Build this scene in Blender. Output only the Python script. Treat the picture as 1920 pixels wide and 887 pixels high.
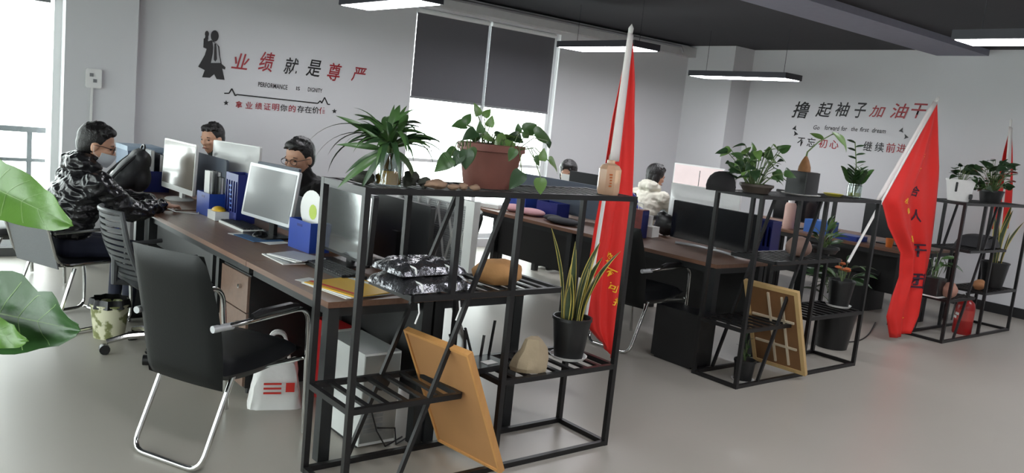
import bpy, bmesh, math, random
import numpy as np
from mathutils import Vector, Matrix, Euler, noise as mnoise
random.seed(7)
SC = bpy.context.scene
COL = SC.collection
for _o in list(bpy.data.objects):
    bpy.data.objects.remove(_o)
PI = math.pi

# ------------------------------------------------------------------ camera
FPX, YAW, PITCH, ROLL, CAMH = 1571.4, 0.6896, 0.13594, 0.10269, 1.62   # focal length in pixels of a 1920x887 frame
c_f = Vector((math.sin(YAW)*math.cos(PITCH), math.cos(YAW)*math.cos(PITCH), -math.sin(PITCH)))
_r = Vector((math.cos(YAW), -math.sin(YAW), 0)); _u = _r.cross(c_f)
c_r = _r*math.cos(ROLL) + _u*math.sin(ROLL); c_u = -_r*math.sin(ROLL) + _u*math.cos(ROLL)
cam = bpy.data.cameras.new('camera'); cam.sensor_width = 36; cam.lens = FPX/1920*36; cam.clip_start = .02
camo = bpy.data.objects.new('camera', cam); COL.objects.link(camo)
_m = Matrix((c_r, c_u, -c_f)).transposed().to_4x4(); _m.translation = (0, 0, CAMH)
camo.matrix_world = _m
SC.camera = camo
def ray(x, y): return c_f + c_r*((x-960)/FPX) - c_u*((y-443.5)/FPX)
CP = Vector((0, 0, CAMH))
def PZ(x, y, z): d = ray(x, y); return CP + d*((z-CAMH)/d.z)      # pixel -> point at height z
def PY(x, y, Y): d = ray(x, y); return CP + d*(Y/d.y)            # pixel -> point on plane y = Y
def PX(x, y, X): d = ray(x, y); return CP + d*(X/d.x)            # pixel -> point on plane x = X

# ------------------------------------------------------------------ world, exposure
w = bpy.data.worlds.new('overcast_sky'); SC.world = w; w.use_nodes = True
bg = w.node_tree.nodes['Background']; bg.inputs[0].default_value = (1, .99, .965, 1); bg.inputs[1].default_value = 8.0
SC.view_settings.view_transform = 'Standard'; SC.view_settings.look = 'None'
SC.view_settings.gamma = 1; SC.view_settings.use_curve_mapping = False
SC.view_settings.exposure = 0.27

# ------------------------------------------------------------------ materials
def lin(c):
    return tuple(((v/255)/12.92 if v/255 <= .04045 else ((v/255+.055)/1.055)**2.4) for v in c) + (1,)
MATS = {}
def mat(name, col, rough=.5, metal=0, var=.08, scale=12, bump=0, bscale=60, spec=.5, emit=0, sheen=0, trans=0, coat=0, stretch=None):
    if name in MATS: return MATS[name]
    m = bpy.data.materials.new(name); m.use_nodes = True; nt = m.node_tree; N = nt.nodes; L = nt.links
    b = N['Principled BSDF']; c = lin(col)
    tc = N.new('ShaderNodeTexCoord'); mp = N.new('ShaderNodeMapping'); L.new(tc.outputs['Object'], mp.inputs[0])
    if stretch: mp.inputs['Scale'].default_value = stretch
    nz = N.new('ShaderNodeTexNoise'); nz.inputs['Scale'].default_value = scale; nz.inputs['Detail'].default_value = 4
    L.new(mp.outputs[0], nz.inputs['Vector'])
    mx = N.new('ShaderNodeMix'); mx.data_type = 'RGBA'
    mx.inputs[6].default_value = tuple(v*(1-var) for v in c[:3])+(1,); mx.inputs[7].default_value = tuple(min(1, v*(1+var)) for v in c[:3])+(1,)
    L.new(nz.outputs['Fac'], mx.inputs[0]); L.new(mx.outputs[2], b.inputs['Base Color'])
    b.inputs['Roughness'].default_value = rough; b.inputs['Metallic'].default_value = metal
    b.inputs['Specular IOR Level'].default_value = spec
    if coat: b.inputs['Coat Weight'].default_value = coat; b.inputs['Coat Roughness'].default_value = .08
    if trans: b.inputs['Transmission Weight'].default_value = trans
    if sheen: b.inputs['Sheen Weight'].default_value = sheen
    if emit: b.inputs['Emission Color'].default_value = c; b.inputs['Emission Strength'].default_value = emit
    if bump:
        n2 = N.new('ShaderNodeTexNoise'); n2.inputs['Scale'].default_value = bscale; n2.inputs['Detail'].default_value = 5
        L.new(mp.outputs[0], n2.inputs['Vector'])
        bp = N.new('ShaderNodeBump'); bp.inputs['Strength'].default_value = bump; bp.inputs['Distance'].default_value = .01
        L.new(n2.outputs['Fac'], bp.inputs['Height']); L.new(bp.outputs[0], b.inputs['Normal'])
    MATS[name] = m; return m
def glassmat(name, tint=(240, 246, 246), gloss=.08):
    if name in MATS: return MATS[name]
    m = bpy.data.materials.new(name); m.use_nodes = True; nt = m.node_tree; N = nt.nodes; L = nt.links
    N.remove(N['Principled BSDF']); out = N['Material Output']
    t = N.new('ShaderNodeBsdfTransparent'); t.inputs[0].default_value = lin(tint)
    g = N.new('ShaderNodeBsdfGlossy'); g.inputs['Roughness'].default_value = .03
    fr = N.new('ShaderNodeLayerWeight'); fr.inputs[0].default_value = .25
    mu = N.new('ShaderNodeMath'); mu.operation = 'MULTIPLY_ADD'; mu.inputs[1].default_value = .5; mu.inputs[2].default_value = gloss*.4
    L.new(fr.outputs['Fresnel'], mu.inputs[0])
    mx = N.new('ShaderNodeMixShader'); L.new(mu.outputs[0], mx.inputs[0]); L.new(t.outputs[0], mx.inputs[1]); L.new(g.outputs[0], mx.inputs[2])
    L.new(mx.outputs[0], out.inputs[0]); MATS[name] = m; return m
def woodmat(name, c1, c2, rough=.35, scale=3, axis=(14, 1.2, 14)):
    if name in MATS: return MATS[name]
    m = mat(name, c1, rough, 0, .05); nt = m.node_tree; N = nt.nodes; L = nt.links
    mx = [n for n in N if n.type == 'MIX'][0]; nz = [n for n in N if n.type == 'TEX_NOISE'][0]; mp = [n for n in N if n.type == 'MAPPING'][0]
    mp.inputs['Scale'].default_value = axis; nz.inputs['Scale'].default_value = scale; nz.inputs['Distortion'].default_value = 1.2; nz.inputs['Detail'].default_value = 6
    mx.inputs[6].default_value = lin(c1); mx.inputs[7].default_value = lin(c2); return m

BLACKM = mat('black_powder_coated_steel', (23, 22, 23), .42, .2, .1)
STEEL = mat('dark_grey_steel', (44, 46, 47), .45, .3, .08)
CHROME = mat('chrome_tube', (200, 200, 198), .14, 1, .03)
LEATHER = mat('black_leather', (18, 20, 20), .4, 0, .12, 6, .05, 120, spec=.25)
LEATHER2 = mat('black_fabric_seat', (16, 18, 21), .5, 0, .12, 6, .05, 120)
DWOOD = woodmat('dark_walnut_laminate', (92, 62, 46), (124, 90, 70), .42, 2.2, (16, 1.0, 16))
LWOOD = woodmat('warm_pine_wood', (176, 124, 70), (204, 152, 92), .45, 2.0, (9, 9, 1))
PANELB = mat('black_panel', (18, 19, 20), .5)
WHITEP = mat('white_plastic', (222, 222, 220), .35, 0, .03)
GREYP = mat('grey_plastic', (120, 122, 124), .4, 0, .05)
BLACKP = mat('black_plastic', (20, 20, 22), .38, 0, .1)
BLUEP = mat('blue_plastic', (34, 64, 152), .4, 0, .08)
BLUED = mat('deep_blue_plastic', (22, 36, 110), .42, 0, .1)
PAPER = mat('white_paper', (226, 226, 222), .7, 0, .03)
RED = mat('red_cloth', (214, 34, 27), .62, 0, .06, 9, .12, 20, sheen=.0)
YEL = mat('yellow_print', (246, 196, 40), .6, 0, .04)
FLAGW = mat('white_flag_sleeve', (214, 208, 204), .6, 0, .05)
LEAFM = [mat('leaf_green_%s' % n, c, .38, 0, .22, 14, .1, 40) for n, c in (('dark', (42, 66, 38)), ('mid', (62, 92, 48)), ('light', (92, 122, 62)))]
STEMM = mat('green_stem', (84, 104, 58), .5)
SOIL = mat('dark_potting_soil', (44, 34, 28), .95, 0, .3, 40, .6, 80)
WALLM = mat('white_emulsion_wall', (206, 206, 208), .8, 0, .02, 2, .03, 200)
BLK = mat('black_vinyl', (16, 16, 17), .5, 0, .05)
REDV = mat('red_vinyl', (150, 26, 34), .45, 0, .05)

# ------------------------------------------------------------------ mesh builder
class MB:
    def __init__(s): s.v = []; s.f = []
    def add(s, vs, fs, M=None):
        o = len(s.v)
        for p in vs: s.v.append(tuple(M @ Vector(p)) if M is not None else tuple(p))
        for q in fs: s.f.append([i+o for i in q])
        return s
    def box(s, c, d, M=None, rz=0):
        x, y, z = [k/2 for k in d]; R = Matrix.Rotation(rz, 3, 'Z') if rz else None
        vs = []
        for a, b_, e in ((-1,-1,-1),(1,-1,-1),(1,1,-1),(-1,1,-1),(-1,-1,1),(1,-1,1),(1,1,1),(-1,1,1)):
            p = Vector((a*x, b_*y, e*z)); p = R @ p if R else p; vs.append(p+Vector(c))
        return s.add(vs, [(0,3,2,1),(4,5,6,7),(0,1,5,4),(1,2,6,5),(2,3,7,6),(3,0,4,7)], M)
    def bb(s, a, b, M=None):
        return s.box([(p+q)/2 for p, q in zip(a, b)], [abs(q-p) for p, q in zip(a, b)], M)
    def bar(s, p0, p1, w_, h_=None, up=(0, 0, 1)):
        p0, p1 = Vector(p0), Vector(p1); d = p1-p0; L = d.length; d.normalize(); u = Vector(up)
        if abs(d.dot(u)) > .98: u = Vector((0, 1, 0))
        a = d.cross(u).normalized(); b = a.cross(d)
        M = Matrix((a, b, d)).transposed().to_4x4(); M.translation = (p0+p1)/2
        return s.box((0, 0, 0), (w_, h_ or w_, L), M)
    def tube(s, pts, r, n=8, caps=True):
        pts = [Vector(p) for p in pts]; rs = r if isinstance(r, (list, tuple)) else [r]*len(pts)
        o = len(s.v); a = None
        for i, p in enumerate(pts):
            t = (pts[min(i+1, len(pts)-1)]-pts[max(i-1, 0)]).normalized()
            if a is None: a = t.orthogonal().normalized()
            else: a = (a - t*a.dot(t)).normalized() if (a - t*a.dot(t)).length > 1e-6 else t.orthogonal().normalized()
            b = t.cross(a)
            for k in range(n):
                q = 2*PI*k/n; s.v.append(tuple(p+(a*math.cos(q)+b*math.sin(q))*rs[i]))
        for i in range(len(pts)-1):
            for k in range(n):
                k2 = (k+1) % n; s.f.append([o+i*n+k, o+i*n+k2, o+(i+1)*n+k2, o+(i+1)*n+k])
        if caps: s.f.append([o+k for k in range(n)][::-1]); s.f.append([o+(len(pts)-1)*n+k for k in range(n)])
        return s
    def lathe(s, prof, n=20, c=(0, 0, 0), sx=1, sy=1, M=None, close=False):
        o = len(s.v)
        for r, z in prof:
            for k in range(n):
                q = 2*PI*k/n; p = Vector((c[0]+r*sx*math.cos(q), c[1]+r*sy*math.sin(q), c[2]+z)); s.v.append(tuple(M @ p if M is not None else p))
        m = len(prof)
        for i in range(m-1):
            for k in range(n):
                k2 = (k+1) % n; s.f.append([o+i*n+k, o+i*n+k2, o+(i+1)*n+k2, o+(i+1)*n+k])
        if prof[0][0] > 1e-5: s.f.append([o+k for k in range(n)][::-1])
        if prof[-1][0] > 1e-5: s.f.append([o+(m-1)*n+k for k in range(n)])
        return s
    def prism(s, poly, z0, z1, M=None):
        n = len(poly); vs = [(x, y, z0) for x, y in poly]+[(x, y, z1) for x, y in poly]
        fs = [list(range(n))[::-1], [n+i for i in range(n)]]+[[i, (i+1) % n, n+(i+1) % n, n+i] for i in range(n)]
        return s.add(vs, fs, M)
    def ell(s, c, r, R=None, n=14, m=9, wob=0, seed=0):
        o = len(s.v); c = Vector(c); vs = []; fs = []
        for i in range(m+1):
            t = PI*i/m
            for k in range(n):
                q = 2*PI*k/n; d = Vector((math.sin(t)*math.cos(q), math.sin(t)*math.sin(q), math.cos(t)))
                e = 1+wob*mnoise.noise(d*1.6+Vector((seed*3.1, seed, 0))) if wob else 1
                p = Vector((d.x*r[0], d.y*r[1], d.z*r[2]))*e; vs.append((R @ p if R is not None else p)+c)
        for i in range(m):
            for k in range(n):
                k2 = (k+1) % n; fs.append((i*n+k, (i+1)*n+k, (i+1)*n+k2, i*n+k2))
        return s.add(vs, fs)
    def grid(s, fn, nu, nv, thick=0):
        o = len(s.v)
        for i in range(nu+1):
            for j in range(nv+1): s.v.append(tuple(fn(i/nu, j/nv)))
        for i in range(nu):
            for j in range(nv):
                a = o+i*(nv+1)+j; s.f.append([a, a+1, a+nv+2, a+nv+1])
        return s
    def mesh(s, name, m, smooth=True, ang=40, solid=0):
        me = bpy.data.meshes.new(name); me.from_pydata(s.v, [], s.f)
        bm = bmesh.new(); bm.from_mesh(me); bmesh.ops.remove_doubles(bm, verts=bm.verts, dist=1e-5)
        if solid: bmesh.ops.solidify(bm, geom=bm.faces[:], thickness=solid)
        bmesh.ops.recalc_face_normals(bm, faces=bm.faces); bm.to_mesh(me); bm.free()
        if m: me.materials.append(m)
        if smooth:
            me.polygons.foreach_set('use_smooth', [True]*len(me.polygons)); me.set_sharp_from_angle(angle=math.radians(ang))
        me.update(); return me
    def build(s, name, m, parent=None, smooth=True, ang=40, solid=0, loc=None):
        o = bpy.data.objects.new(name, s.mesh(name, m, smooth, ang, solid)); COL.objects.link(o)
        if parent: o.parent = parent
        if loc: o.location = loc
        return o
def rrect(w_, h_, r, n=4):
    pts = []
    for cx, cy, a0 in ((w_/2-r, h_/2-r, 0), (-w_/2+r, h_/2-r, PI/2), (-w_/2+r, -h_/2+r, PI), (w_/2-r, -h_/2+r, 1.5*PI)):
        for k in range(n+1): q = a0+PI/2*k/n; pts.append((cx+r*math.cos(q), cy+r*math.sin(q)))
    return pts
def tag(o, label, cat=None, group=None, kind=None):
    o['label'] = label
    if cat: o['category'] = cat
    if group: o['group'] = group
    if kind: o['kind'] = kind
    return o
def thing(name, label, cat, loc=(0, 0, 0), rz=0, group=None):
    o = bpy.data.objects.new(name, None); COL.objects.link(o); o.empty_display_size = .05
    o.location = loc; o.rotation_euler = (0, 0, rz); return tag(o, label, cat, group)
def copy_tree(o, parent=None):
    c = o.copy(); COL.objects.link(c); c.parent = parent
    for ch in o.children: copy_tree(ch, c)
    return c
def struct(name, mb, m, label=None, cat=None, parent=None, **k):
    o = mb.build(name, m, parent, **k)
    if not parent:
        o['kind'] = 'structure'
        if label: tag(o, label, cat)
    return o
def link_mesh(name, me, parent, M):
    o = bpy.data.objects.new(name, me); COL.objects.link(o); o.parent = parent; o.matrix_local = M; return o
def text_mesh(s, shear=0, bold=0):
    c = bpy.data.curves.new('t', 'FONT'); c.body = s; c.align_x = 'CENTER'; c.align_y = 'CENTER'; c.shear = shear; c.offset = bold; c.resolution_u = 2
    o = bpy.data.objects.new('t', c); COL.objects.link(o); dg = bpy.context.evaluated_depsgraph_get()
    me = bpy.data.meshes.new_from_object(o.evaluated_get(dg)); bpy.data.objects.remove(o); bpy.data.curves.remove(c)
    return me
# ------------------------------------------------------------------ room shell
XL, XR, YF, YB, ZC = -3.2, 10.45, -3.0, 8.42, 3.0
FLOORM = mat('polished_grey_floor', (160, 155, 146), .36, 0, .05, 1.3, .02, 8, spec=.4)
CEILM = mat('dark_painted_ceiling', (42, 42, 48), .8, 0, .08, 1.5)
struct('floor', MB().bb((XL-.2, YF-.2, -.12), (XR+.2, YB+.2, 0)), FLOORM, 'polished grey concrete floor', 'floor')
struct('ceiling', MB().bb((XL-.2, YF-.2, ZC), (XR+.2, YB+.2, ZC+.15)), CEILM, 'dark grey painted office ceiling', 'ceiling')
def wall_x(name, label, Y0, Y1, x0, x1, holes):
    b = MB(); x = x0
    for hx0, hx1, hz0, hz1 in holes:
        b.bb((x, Y0, 0), (hx0, Y1, ZC)); b.bb((hx0, Y0, hz1), (hx1, Y1, ZC))
        if hz0 > 0: b.bb((hx0, Y0, 0), (hx1, Y1, hz0))
        x = hx1
    b.bb((x, Y0, 0), (x1, Y1, ZC)); return struct(name, b, WALLM, label, 'wall', smooth=False)
W1, W2, W3 = (-.9, 1.6, .07, 2.82), (5.2, 7.43, .1, 2.8), (-2.9, -1.2, .07, 2.82)
wall_x('wall_back', 'white back wall with large windows and slogan lettering', YB, YB+.22, XL-.2, XR+.2, [W3, W1, W2])
struct('wall_right', MB().bb((XR, YF-.2, 0), (XR+.2, YB, ZC)), WALLM, 'white end wall with second slogan', 'wall')
struct('wall_front', MB().bb((XL-.2, YF-.2, 0), (XR+.2, YF, ZC)), WALLM, 'plain white wall behind the viewer', 'wall')
b = MB(); ys = [(-1.6, 1.2), (1.6, 4.4), (4.8, 7.6)]; y = YF
for a0, a1 in ys:
    b.bb((XL-.2, y, 0), (XL, a0, ZC)); b.bb((XL-.2, a0, 2.8), (XL, a1, ZC)); b.bb((XL-.2, a0, 0), (XL, a1, .3)); y = a1
b.bb((XL-.2, y, 0), (XL, YB, ZC)); struct('wall_left', b, WALLM, 'white side wall with tall windows beside the viewer', 'wall', smooth=False)
# columns
struct('trim_1', MB().bb((1.6, YB-.08, 0), (2.2, YB, ZC)), WALLM, 'white pier between the left window and slogan', 'column')
struct('trim_2', MB().bb((10.0, 7.58, 0), (XR, YB, ZC)), WALLM, 'white square column in the far corner', 'column')
BASEM = mat('black_skirting', (30, 30, 32), .45)
struct('baseboard_right', MB().bb((XR-.015, YF, 0), (XR, 7.58, .115)), BASEM, 'black skirting along the end wall', 'baseboard')
b = MB(); b.bb((2.2, YB-.015, 0), (5.2, YB, .1)); b.bb((7.43, YB-.015, 0), (10.0, YB, .1))
struct('baseboard_back', b, BASEM, 'black skirting along the back wall', 'baseboard')
# light strip beam, pelmet and pipe at the ceiling
struct('trim_3', MB().bb((2.0, 4.35, 2.93), (XR, 4.95, ZC)), mat('grey_painted_beam', (132, 132, 146), .75), 'grey beam crossing the dark ceiling', 'beam')
struct('trim_4', MB().bb((4.6, YB-.14, 2.83), (10.0, YB, 2.965)), mat('pale_pelmet', (190, 190, 190), .6), 'pale pelmet box above the blinds', 'pelmet')
b = MB(); b.tube([(4.6, YB-.22, 2.93), (9.55, YB-.22, 2.93), (9.6, YB-.22, 2.86)], .018, 8)
struct('trim_5', b, mat('grey_pipe', (140, 140, 142), .4, .5), 'thin grey pipe under the ceiling', 'pipe')
# windows
FRAMEM = mat('white_window_frame', (226, 228, 228), .4, 0, .03)
PANE = glassmat('window_glass')
def window(name, label, x0, x1, z0, z1, cols, rows, fr=.06):
    o = bpy.data.objects.new(name, None); COL.objects.link(o); o.location = ((x0+x1)/2, YB+.12, z0); o['kind'] = 'structure'; tag(o, label, 'window')
    W = x1-x0; Hh = z1-z0
    f = MB(); f.bb((-W/2, -.04, 0), (-W/2+fr, .04, Hh)); f.bb((W/2-fr, -.04, 0), (W/2, .04, Hh)); f.bb((-W/2+fr, -.04, 0), (W/2-fr, .04, fr)); f.bb((-W/2+fr, -.04, Hh-fr), (W/2-fr, .04, Hh))
    f.build('frame', FRAMEM, o, smooth=False)
    xs = [-W/2+fr+(W-2*fr)*k/cols for k in range(cols+1)]; zs = [fr]+[r for r in rows]+[Hh-fr]
    for x in xs[1:-1]: MB().bb((x-.03, -.035, fr), (x+.03, .035, Hh-fr)).build('mullion', FRAMEM, o, smooth=False)
    for i in range(cols):
        for j in range(len(zs)-1):
            MB().bb((xs[i]+.03, -.004, zs[j]), (xs[i+1]-.03, .004, zs[j+1])).build('pane', PANE, o, smooth=False)
    for z in rows: MB().bb((-W/2+fr, -.035, z-.02), (W/2-fr, .035, z+.02)).build('transom', FRAMEM, o, smooth=False)
    return o
window('window_1', 'tall bright window at the left edge', *W1, 2, [])
window('window_2', 'tall window half covered by grey blinds', *W2, 2, [.95])
window('window_3', 'tall window beyond the left edge', *W3, 2, [])
for i, (a0, a1) in enumerate(ys):
    o = window('window_%d' % (4+i), 'side window number %s counted from the front wall' % ('one', 'two', 'three')[i], 0, a1-a0, .3, 2.8, 3, [1.0], .07)
    o.location = (XL-.12, (a0+a1)/2, .3); o.rotation_euler = (0, 0, PI/2)
SILL = mat('dark_window_sill', (88, 88, 88), .5)
struct('trim_6', MB().bb((-.9, YB-.06, 0), (1.6, YB+.02, .075)), SILL, 'dark low sill under the left window', 'sill')
# balcony rail outside the left window
RAILM = mat('grey_rail_metal', (120, 122, 124), .5, .3)
t = thing('guard_rail', 'grey metal guard rail outside the left window', 'railing', (.3, YB+.4, -.1))
for z, h_ in ((1.17, .05), (.9, .03)): MB().bb((-1.4, -.03, z), (1.25, .03, z+h_)).build('rail', RAILM, t, smooth=False)
for x in (-1.3, -.2, 1.12): MB().bb((x-.02, -.02, 0), (x+.02, .02, 1.2)).build('post', RAILM, t, smooth=False)
struct('trim_7', MB().bb((-4, YB+.22, -.2), (9, YB+1.2, -.1)), mat('pale_balcony_slab', (190, 190, 188), .8), 'pale balcony slab outside the back windows', 'balcony')
# roller blinds
BLIND = mat('charcoal_blind_fabric', (97, 96, 101), .85, 0, .04, 3)
def blind(label, x0, x1, z0, z1, group=None):
    t = thing('roller_blind', label, 'blind', ((x0+x1)/2, YB+.03, z0), 0, group); W = x1-x0
    MB().bb((-W/2, -.002, .02), (W/2, .002, z1-z0-.05)).build('fabric', BLIND, t, smooth=False)
    MB().bb((-W/2, -.01, 0), (W/2, .01, .025)).build('bottom_bar', GREYP, t, smooth=False)
    MB().tube([(-W/2, 0, z1-z0-.03), (W/2, 0, z1-z0-.03)], .028, 10).build('roller', FRAMEM, t)
blind('left charcoal roller blind in the middle window', 5.235, 6.262, 1.77, 2.8)
blind('right charcoal roller blind in the middle window', 6.306, 7.35, 1.76, 2.8)
blind('charcoal roller blind at the top of left window', -.88, 1.5, 2.23, 2.8)
t = thing('blind_cord', 'white pull cord hanging at the right end of blinds', 'cord', (7.39, YB-.01, 1.2)); MB().tube([(0, 0, 0), (0, 0, 1.6)], .004, 6).build('cord', WHITEP, t)

# ------------------------------------------------------------------ wall lettering
def wallmat(wall):
    if wall == 'A': return Matrix(((1, 0, 0), (0, 0, -1), (0, 1, 0))).to_4x4()       # local x->X, y->Z, z->-Y
    return Matrix(((0, 0, -1), (-1, 0, 0), (0, 1, 0))).to_4x4()                       # local x->-Y, y->Z, z->-X
def wp(wall, x, y): return PY(x, y, YB-.004) if wall == 'A' else PX(x, y, XR-.004)
def lettering(name, label, wall, items, shear=0):
    """items: (char, px, py, width px, height px, material)"""
    first = items[0]; base = wp(wall, first[1], first[2])
    t = thing(name, label, 'wall lettering', base)
    for ch, px, py, w_, h_, m in items:
        c = wp(wall, px, py); hgt = (wp(wall, px, py-h_/2)-wp(wall, px, py+h_/2)).length; wid = (wp(wall, px+w_/2, py)-wp(wall, px-w_/2, py)).length
        me = text_mesh(ch, shear, .012); xs = [v.co.x for v in me.vertices]; ysv = [v.co.y for v in me.vertices]
        cx, cy = (min(xs)+max(xs))/2, (min(ysv)+max(ysv))/2; sx = wid/(max(xs)-min(xs)); sy = hgt/(max(ysv)-min(ysv))
        for v in me.vertices: v.co = ((v.co.x-cx)*sx, (v.co.y-cy)*sy, 0)
        me.materials.append(m); me.update()
        M = wallmat(wall); M.translation = c-base
        o = link_mesh('character' if len(ch) == 1 else 'word', me, t, M)
    return t
lettering('slogan_lettering', 'red and black brush slogan on the back wall', 'A', [('业', 451, 115, 34, 30, REDV), ('绩', 500, 116, 30, 38, REDV), ('就', 546, 124, 28, 32, BLK), ('是', 588, 128, 28, 32, BLK), ('尊', 627, 135, 27, 34, REDV), ('严', 673, 140, 28, 27, REDV)], .25)
lettering('english_lettering', 'small black capital words under the back wall slogan', 'A', [('PERFORMANCE', 512, 161, 55, 9, BLK), ('IS', 559, 166, 7, 7, BLK), ('DIGNITY', 591, 169, 27, 8, BLK)])
px = [448, 467, 485, 501, 517, 532, 548, 564, 578, 592, 605]
lettering('motto_lettering', 'line of small red and grey characters between two stars', 'A', [(c, x, 196+(x-448)*.075, 13, 13, BLK if c in '你存在价' else REDV) for c, x in zip('拿业绩证明你的存在价值', px)])
def vinyl(name, label, cat, wall, polys):
    base = wp(wall, *polys[0][0][0]); t = thing(name, label, cat, base)
    n = Vector((0, -1, 0)) if wall == 'A' else Vector((-1, 0, 0))
    for k, (poly, m, pname) in enumerate(polys):
        vs = [wp(wall, x, y)-base+n*(.0015*k) for x, y in poly]
        MB().add(vs, [list(range(len(vs)))]).build(pname, m, t, smooth=False)
    return t
cr = lambda L: [(360+x/4.93, 50+y/4.93) for x, y in L]
circ = lambda cx, cy, rx, ry: [(cx+rx*math.cos(a*PI/8), cy+ry*math.sin(a*PI/8)) for a in range(16)]
vinyl('silhouette_decal', 'black silhouette of a man in a suit raising his fist', 'wall decal', 'A', [
    (cr([(108,110),(140,100),(150,135),(180,125),(225,150),(253,185),(262,280),(275,345),(310,375),(305,397),(280,388),(302,492),(228,485),(205,440),(165,473),(93,468),(117,402),(58,370),(118,262),(135,205),(104,192)]), BLK, 'suit'),
    (cr(circ(210, 86, 37, 53)), BLK, 'head'), (cr(circ(137, 68, 19, 30)+[]), BLK, 'fist'), (cr([(122,85),(150,85),(150,120),(112,122)]), BLK, 'wrist'),
    (cr([(188,140),(205,148),(225,152),(240,190),(247,260),(262,335),(173,335),(190,250),(194,190)]), mat('white_vinyl', (170, 170, 172), .6), 'shirt'),
    (cr([(205,155),(222,155),(229,300),(213,323),(198,305)]), BLK, 'tie')])
e = [(340,612),(378,612),(400,575),(428,632),(440,622),(1080,692),(1100,672),(1112,690),(1135,645),(1160,700),(1178,700)]
e = [(340+x/4.224, 30+y/4.224) for x, y in e]; base = wp('A', *e[0]); t = thing('pulse_line_decal', 'black heartbeat line across the back wall lettering', 'wall decal', base); b = MB()
for p, q in zip(e[:-1], e[1:]): b.bar(wp('A', *p)-base, wp('A', *q)-base, .012, .003, up=(0, 1, 0))
b.build('line', BLK, t, smooth=False)
def star(cx, cy, r): return [(cx+(r if k % 2 == 0 else r*.42)*math.sin(k*PI/5), cy-(r if k % 2 == 0 else r*.42)*math.cos(k*PI/5)) for k in range(10)]
vinyl('star_decal', 'left black star beside the red motto', 'wall decal', 'A', [(star(424, 193, 5.5), BLK, 'star')])
vinyl('star_decal', 'right black star beside the red motto', 'wall decal', 'A', [(star(627, 208.5, 5), BLK, 'star')])
GREYV = mat('silver_vinyl', (196, 196, 196), .3, .4)
lettering('slogan_lettering', 'black and red brush slogan on the end wall', 'B', [('撸', 1502, 206, 32, 31, BLK), ('起', 1545, 206, 30, 28, BLK), ('袖', 1580, 205, 27, 27, BLK), ('子', 1613, 207, 22, 29, BLK), ('加', 1645, 209, 30, 22, REDV), ('油', 1687, 208, 34, 28, REDV), ('干', 1723, 208, 30, 28, REDV)], .25)
lettering('english_lettering', 'thin black English sentence on the end wall', 'B', [('Go', 1531, 239, 12, 8, BLK), ('forward', 1560, 240, 28, 9, BLK), ('for', 1583, 241, 11, 9, BLK), ('the', 1602, 242, 12, 8, BLK), ('first', 1621, 243, 17, 8, BLK), ('dream', 1648, 245, 26, 9, BLK)], .2)
lettering('motto_lettering', 'bold black and red motto at the bottom of end wall', 'B', [('不', 1502, 266, 14, 16, BLK), ('忘', 1521, 267, 16, 17, BLK), ('初', 1543, 269, 16, 17, REDV), ('心', 1564, 271, 17, 16, REDV), ('继', 1627, 274, 16, 18, BLK), ('续', 1649, 276, 17, 18, BLK), ('前', 1670, 277, 17, 18, REDV), ('进', 1690, 278, 17, 16, REDV)])
b = lambda x, y, s: [(x-4*s, y+2), (x+4*s, y-5), (x+3*s, y+1), (x+5*s, y+5), (x, y+3)]
vinyl('bird_decal', 'two small black birds left of the end wall sentence', 'wall decal', 'B', [(b(1489, 240, 1), BLK, 'bird'), (b(1493, 250, -1), BLK, 'bird')])
vinyl('bird_decal', 'two small black birds right of the end wall sentence', 'wall decal', 'B', [(b(1689, 244, 1), BLK, 'bird'), (b(1700, 256, -1), BLK, 'bird')])
# control plate with conduit on the left pier
p = PY(175, 147, YB-.09); t = thing('thermostat_plate', 'small white control plate on the pier left of slogan', 'switch', p)
MB().prism(rrect(.13, .17, .015), 0, .02, wallmat('A')).build('plate', WHITEP, t)
for k in range(2): MB().box((-.02+.03*k, -.022, .03-.05*k), (.03, .006, .03)).build('button', GREYP, t, smooth=False)
MB().bb((-.02, -.012, -.6), (-.002, 0, -.085)).build('conduit', WHITEP, t, smooth=False)
p = PX(1682, 530, XR-.002); t = thing('wall_socket', 'beige wall socket low on the end wall', 'socket', p)
MB().bb((-.012, -.045, -.045), (0, .045, .045)).build('plate', mat('beige_plastic', (176, 164, 140), .5), t, smooth=False)
MB().bb((-.016, -.02, -.02), (-.012, .02, .02)).build('outlet', GREYP, t, smooth=False)

# ------------------------------------------------------------------ pendant lights
LEDM = mat('led_diffuser', (250, 250, 255), .5, emit=23, var=0)
LHOUS = mat('dark_lamp_housing', (40, 40, 48), .5)
def pendant(label, x, y, z, L, W):
    t = thing('pendant_light', label, 'light', (x, y, z), 0, 'rectangular pendant lights')
    f = MB(); h_ = .07
    f.bb((-W/2, -L/2, .004), (-W/2+.02, L/2, h_)); f.bb((W/2-.02, -L/2, .004), (W/2, L/2, h_)); f.bb((-W/2+.02, -L/2, .004), (W/2-.02, -L/2+.02, h_)); f.bb((-W/2+.02, L/2-.02, .004), (W/2-.02, L/2, h_)); f.bb((-W/2+.02, -L/2+.02, h_-.01), (W/2-.02, L/2-.02, h_))
    f.build('housing', LHOUS, t, smooth=False)
    MB().bb((-W/2+.02, -L/2+.02, .0), (W/2-.02, L/2-.02, .012)).build('diffuser', LEDM, t, smooth=False)
    for s in (-1, 1): MB().tube([(0, s*L*.4, h_), (0, s*L*.4, ZC-z)], .003, 6).build('suspension_wire', LHOUS, t)
pendant('pendant light over the nearest desk row at the top edge', 3.75, 6.54, 2.5, 1.23, .32)
pendant('pendant light beside the window behind the tall flag', 6.6, 6.72, 2.5, 1.2, .4)
pendant('lowest pendant light in front of the end wall', 8.65, 6.4, 2.42, 1.42, .34)
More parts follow.
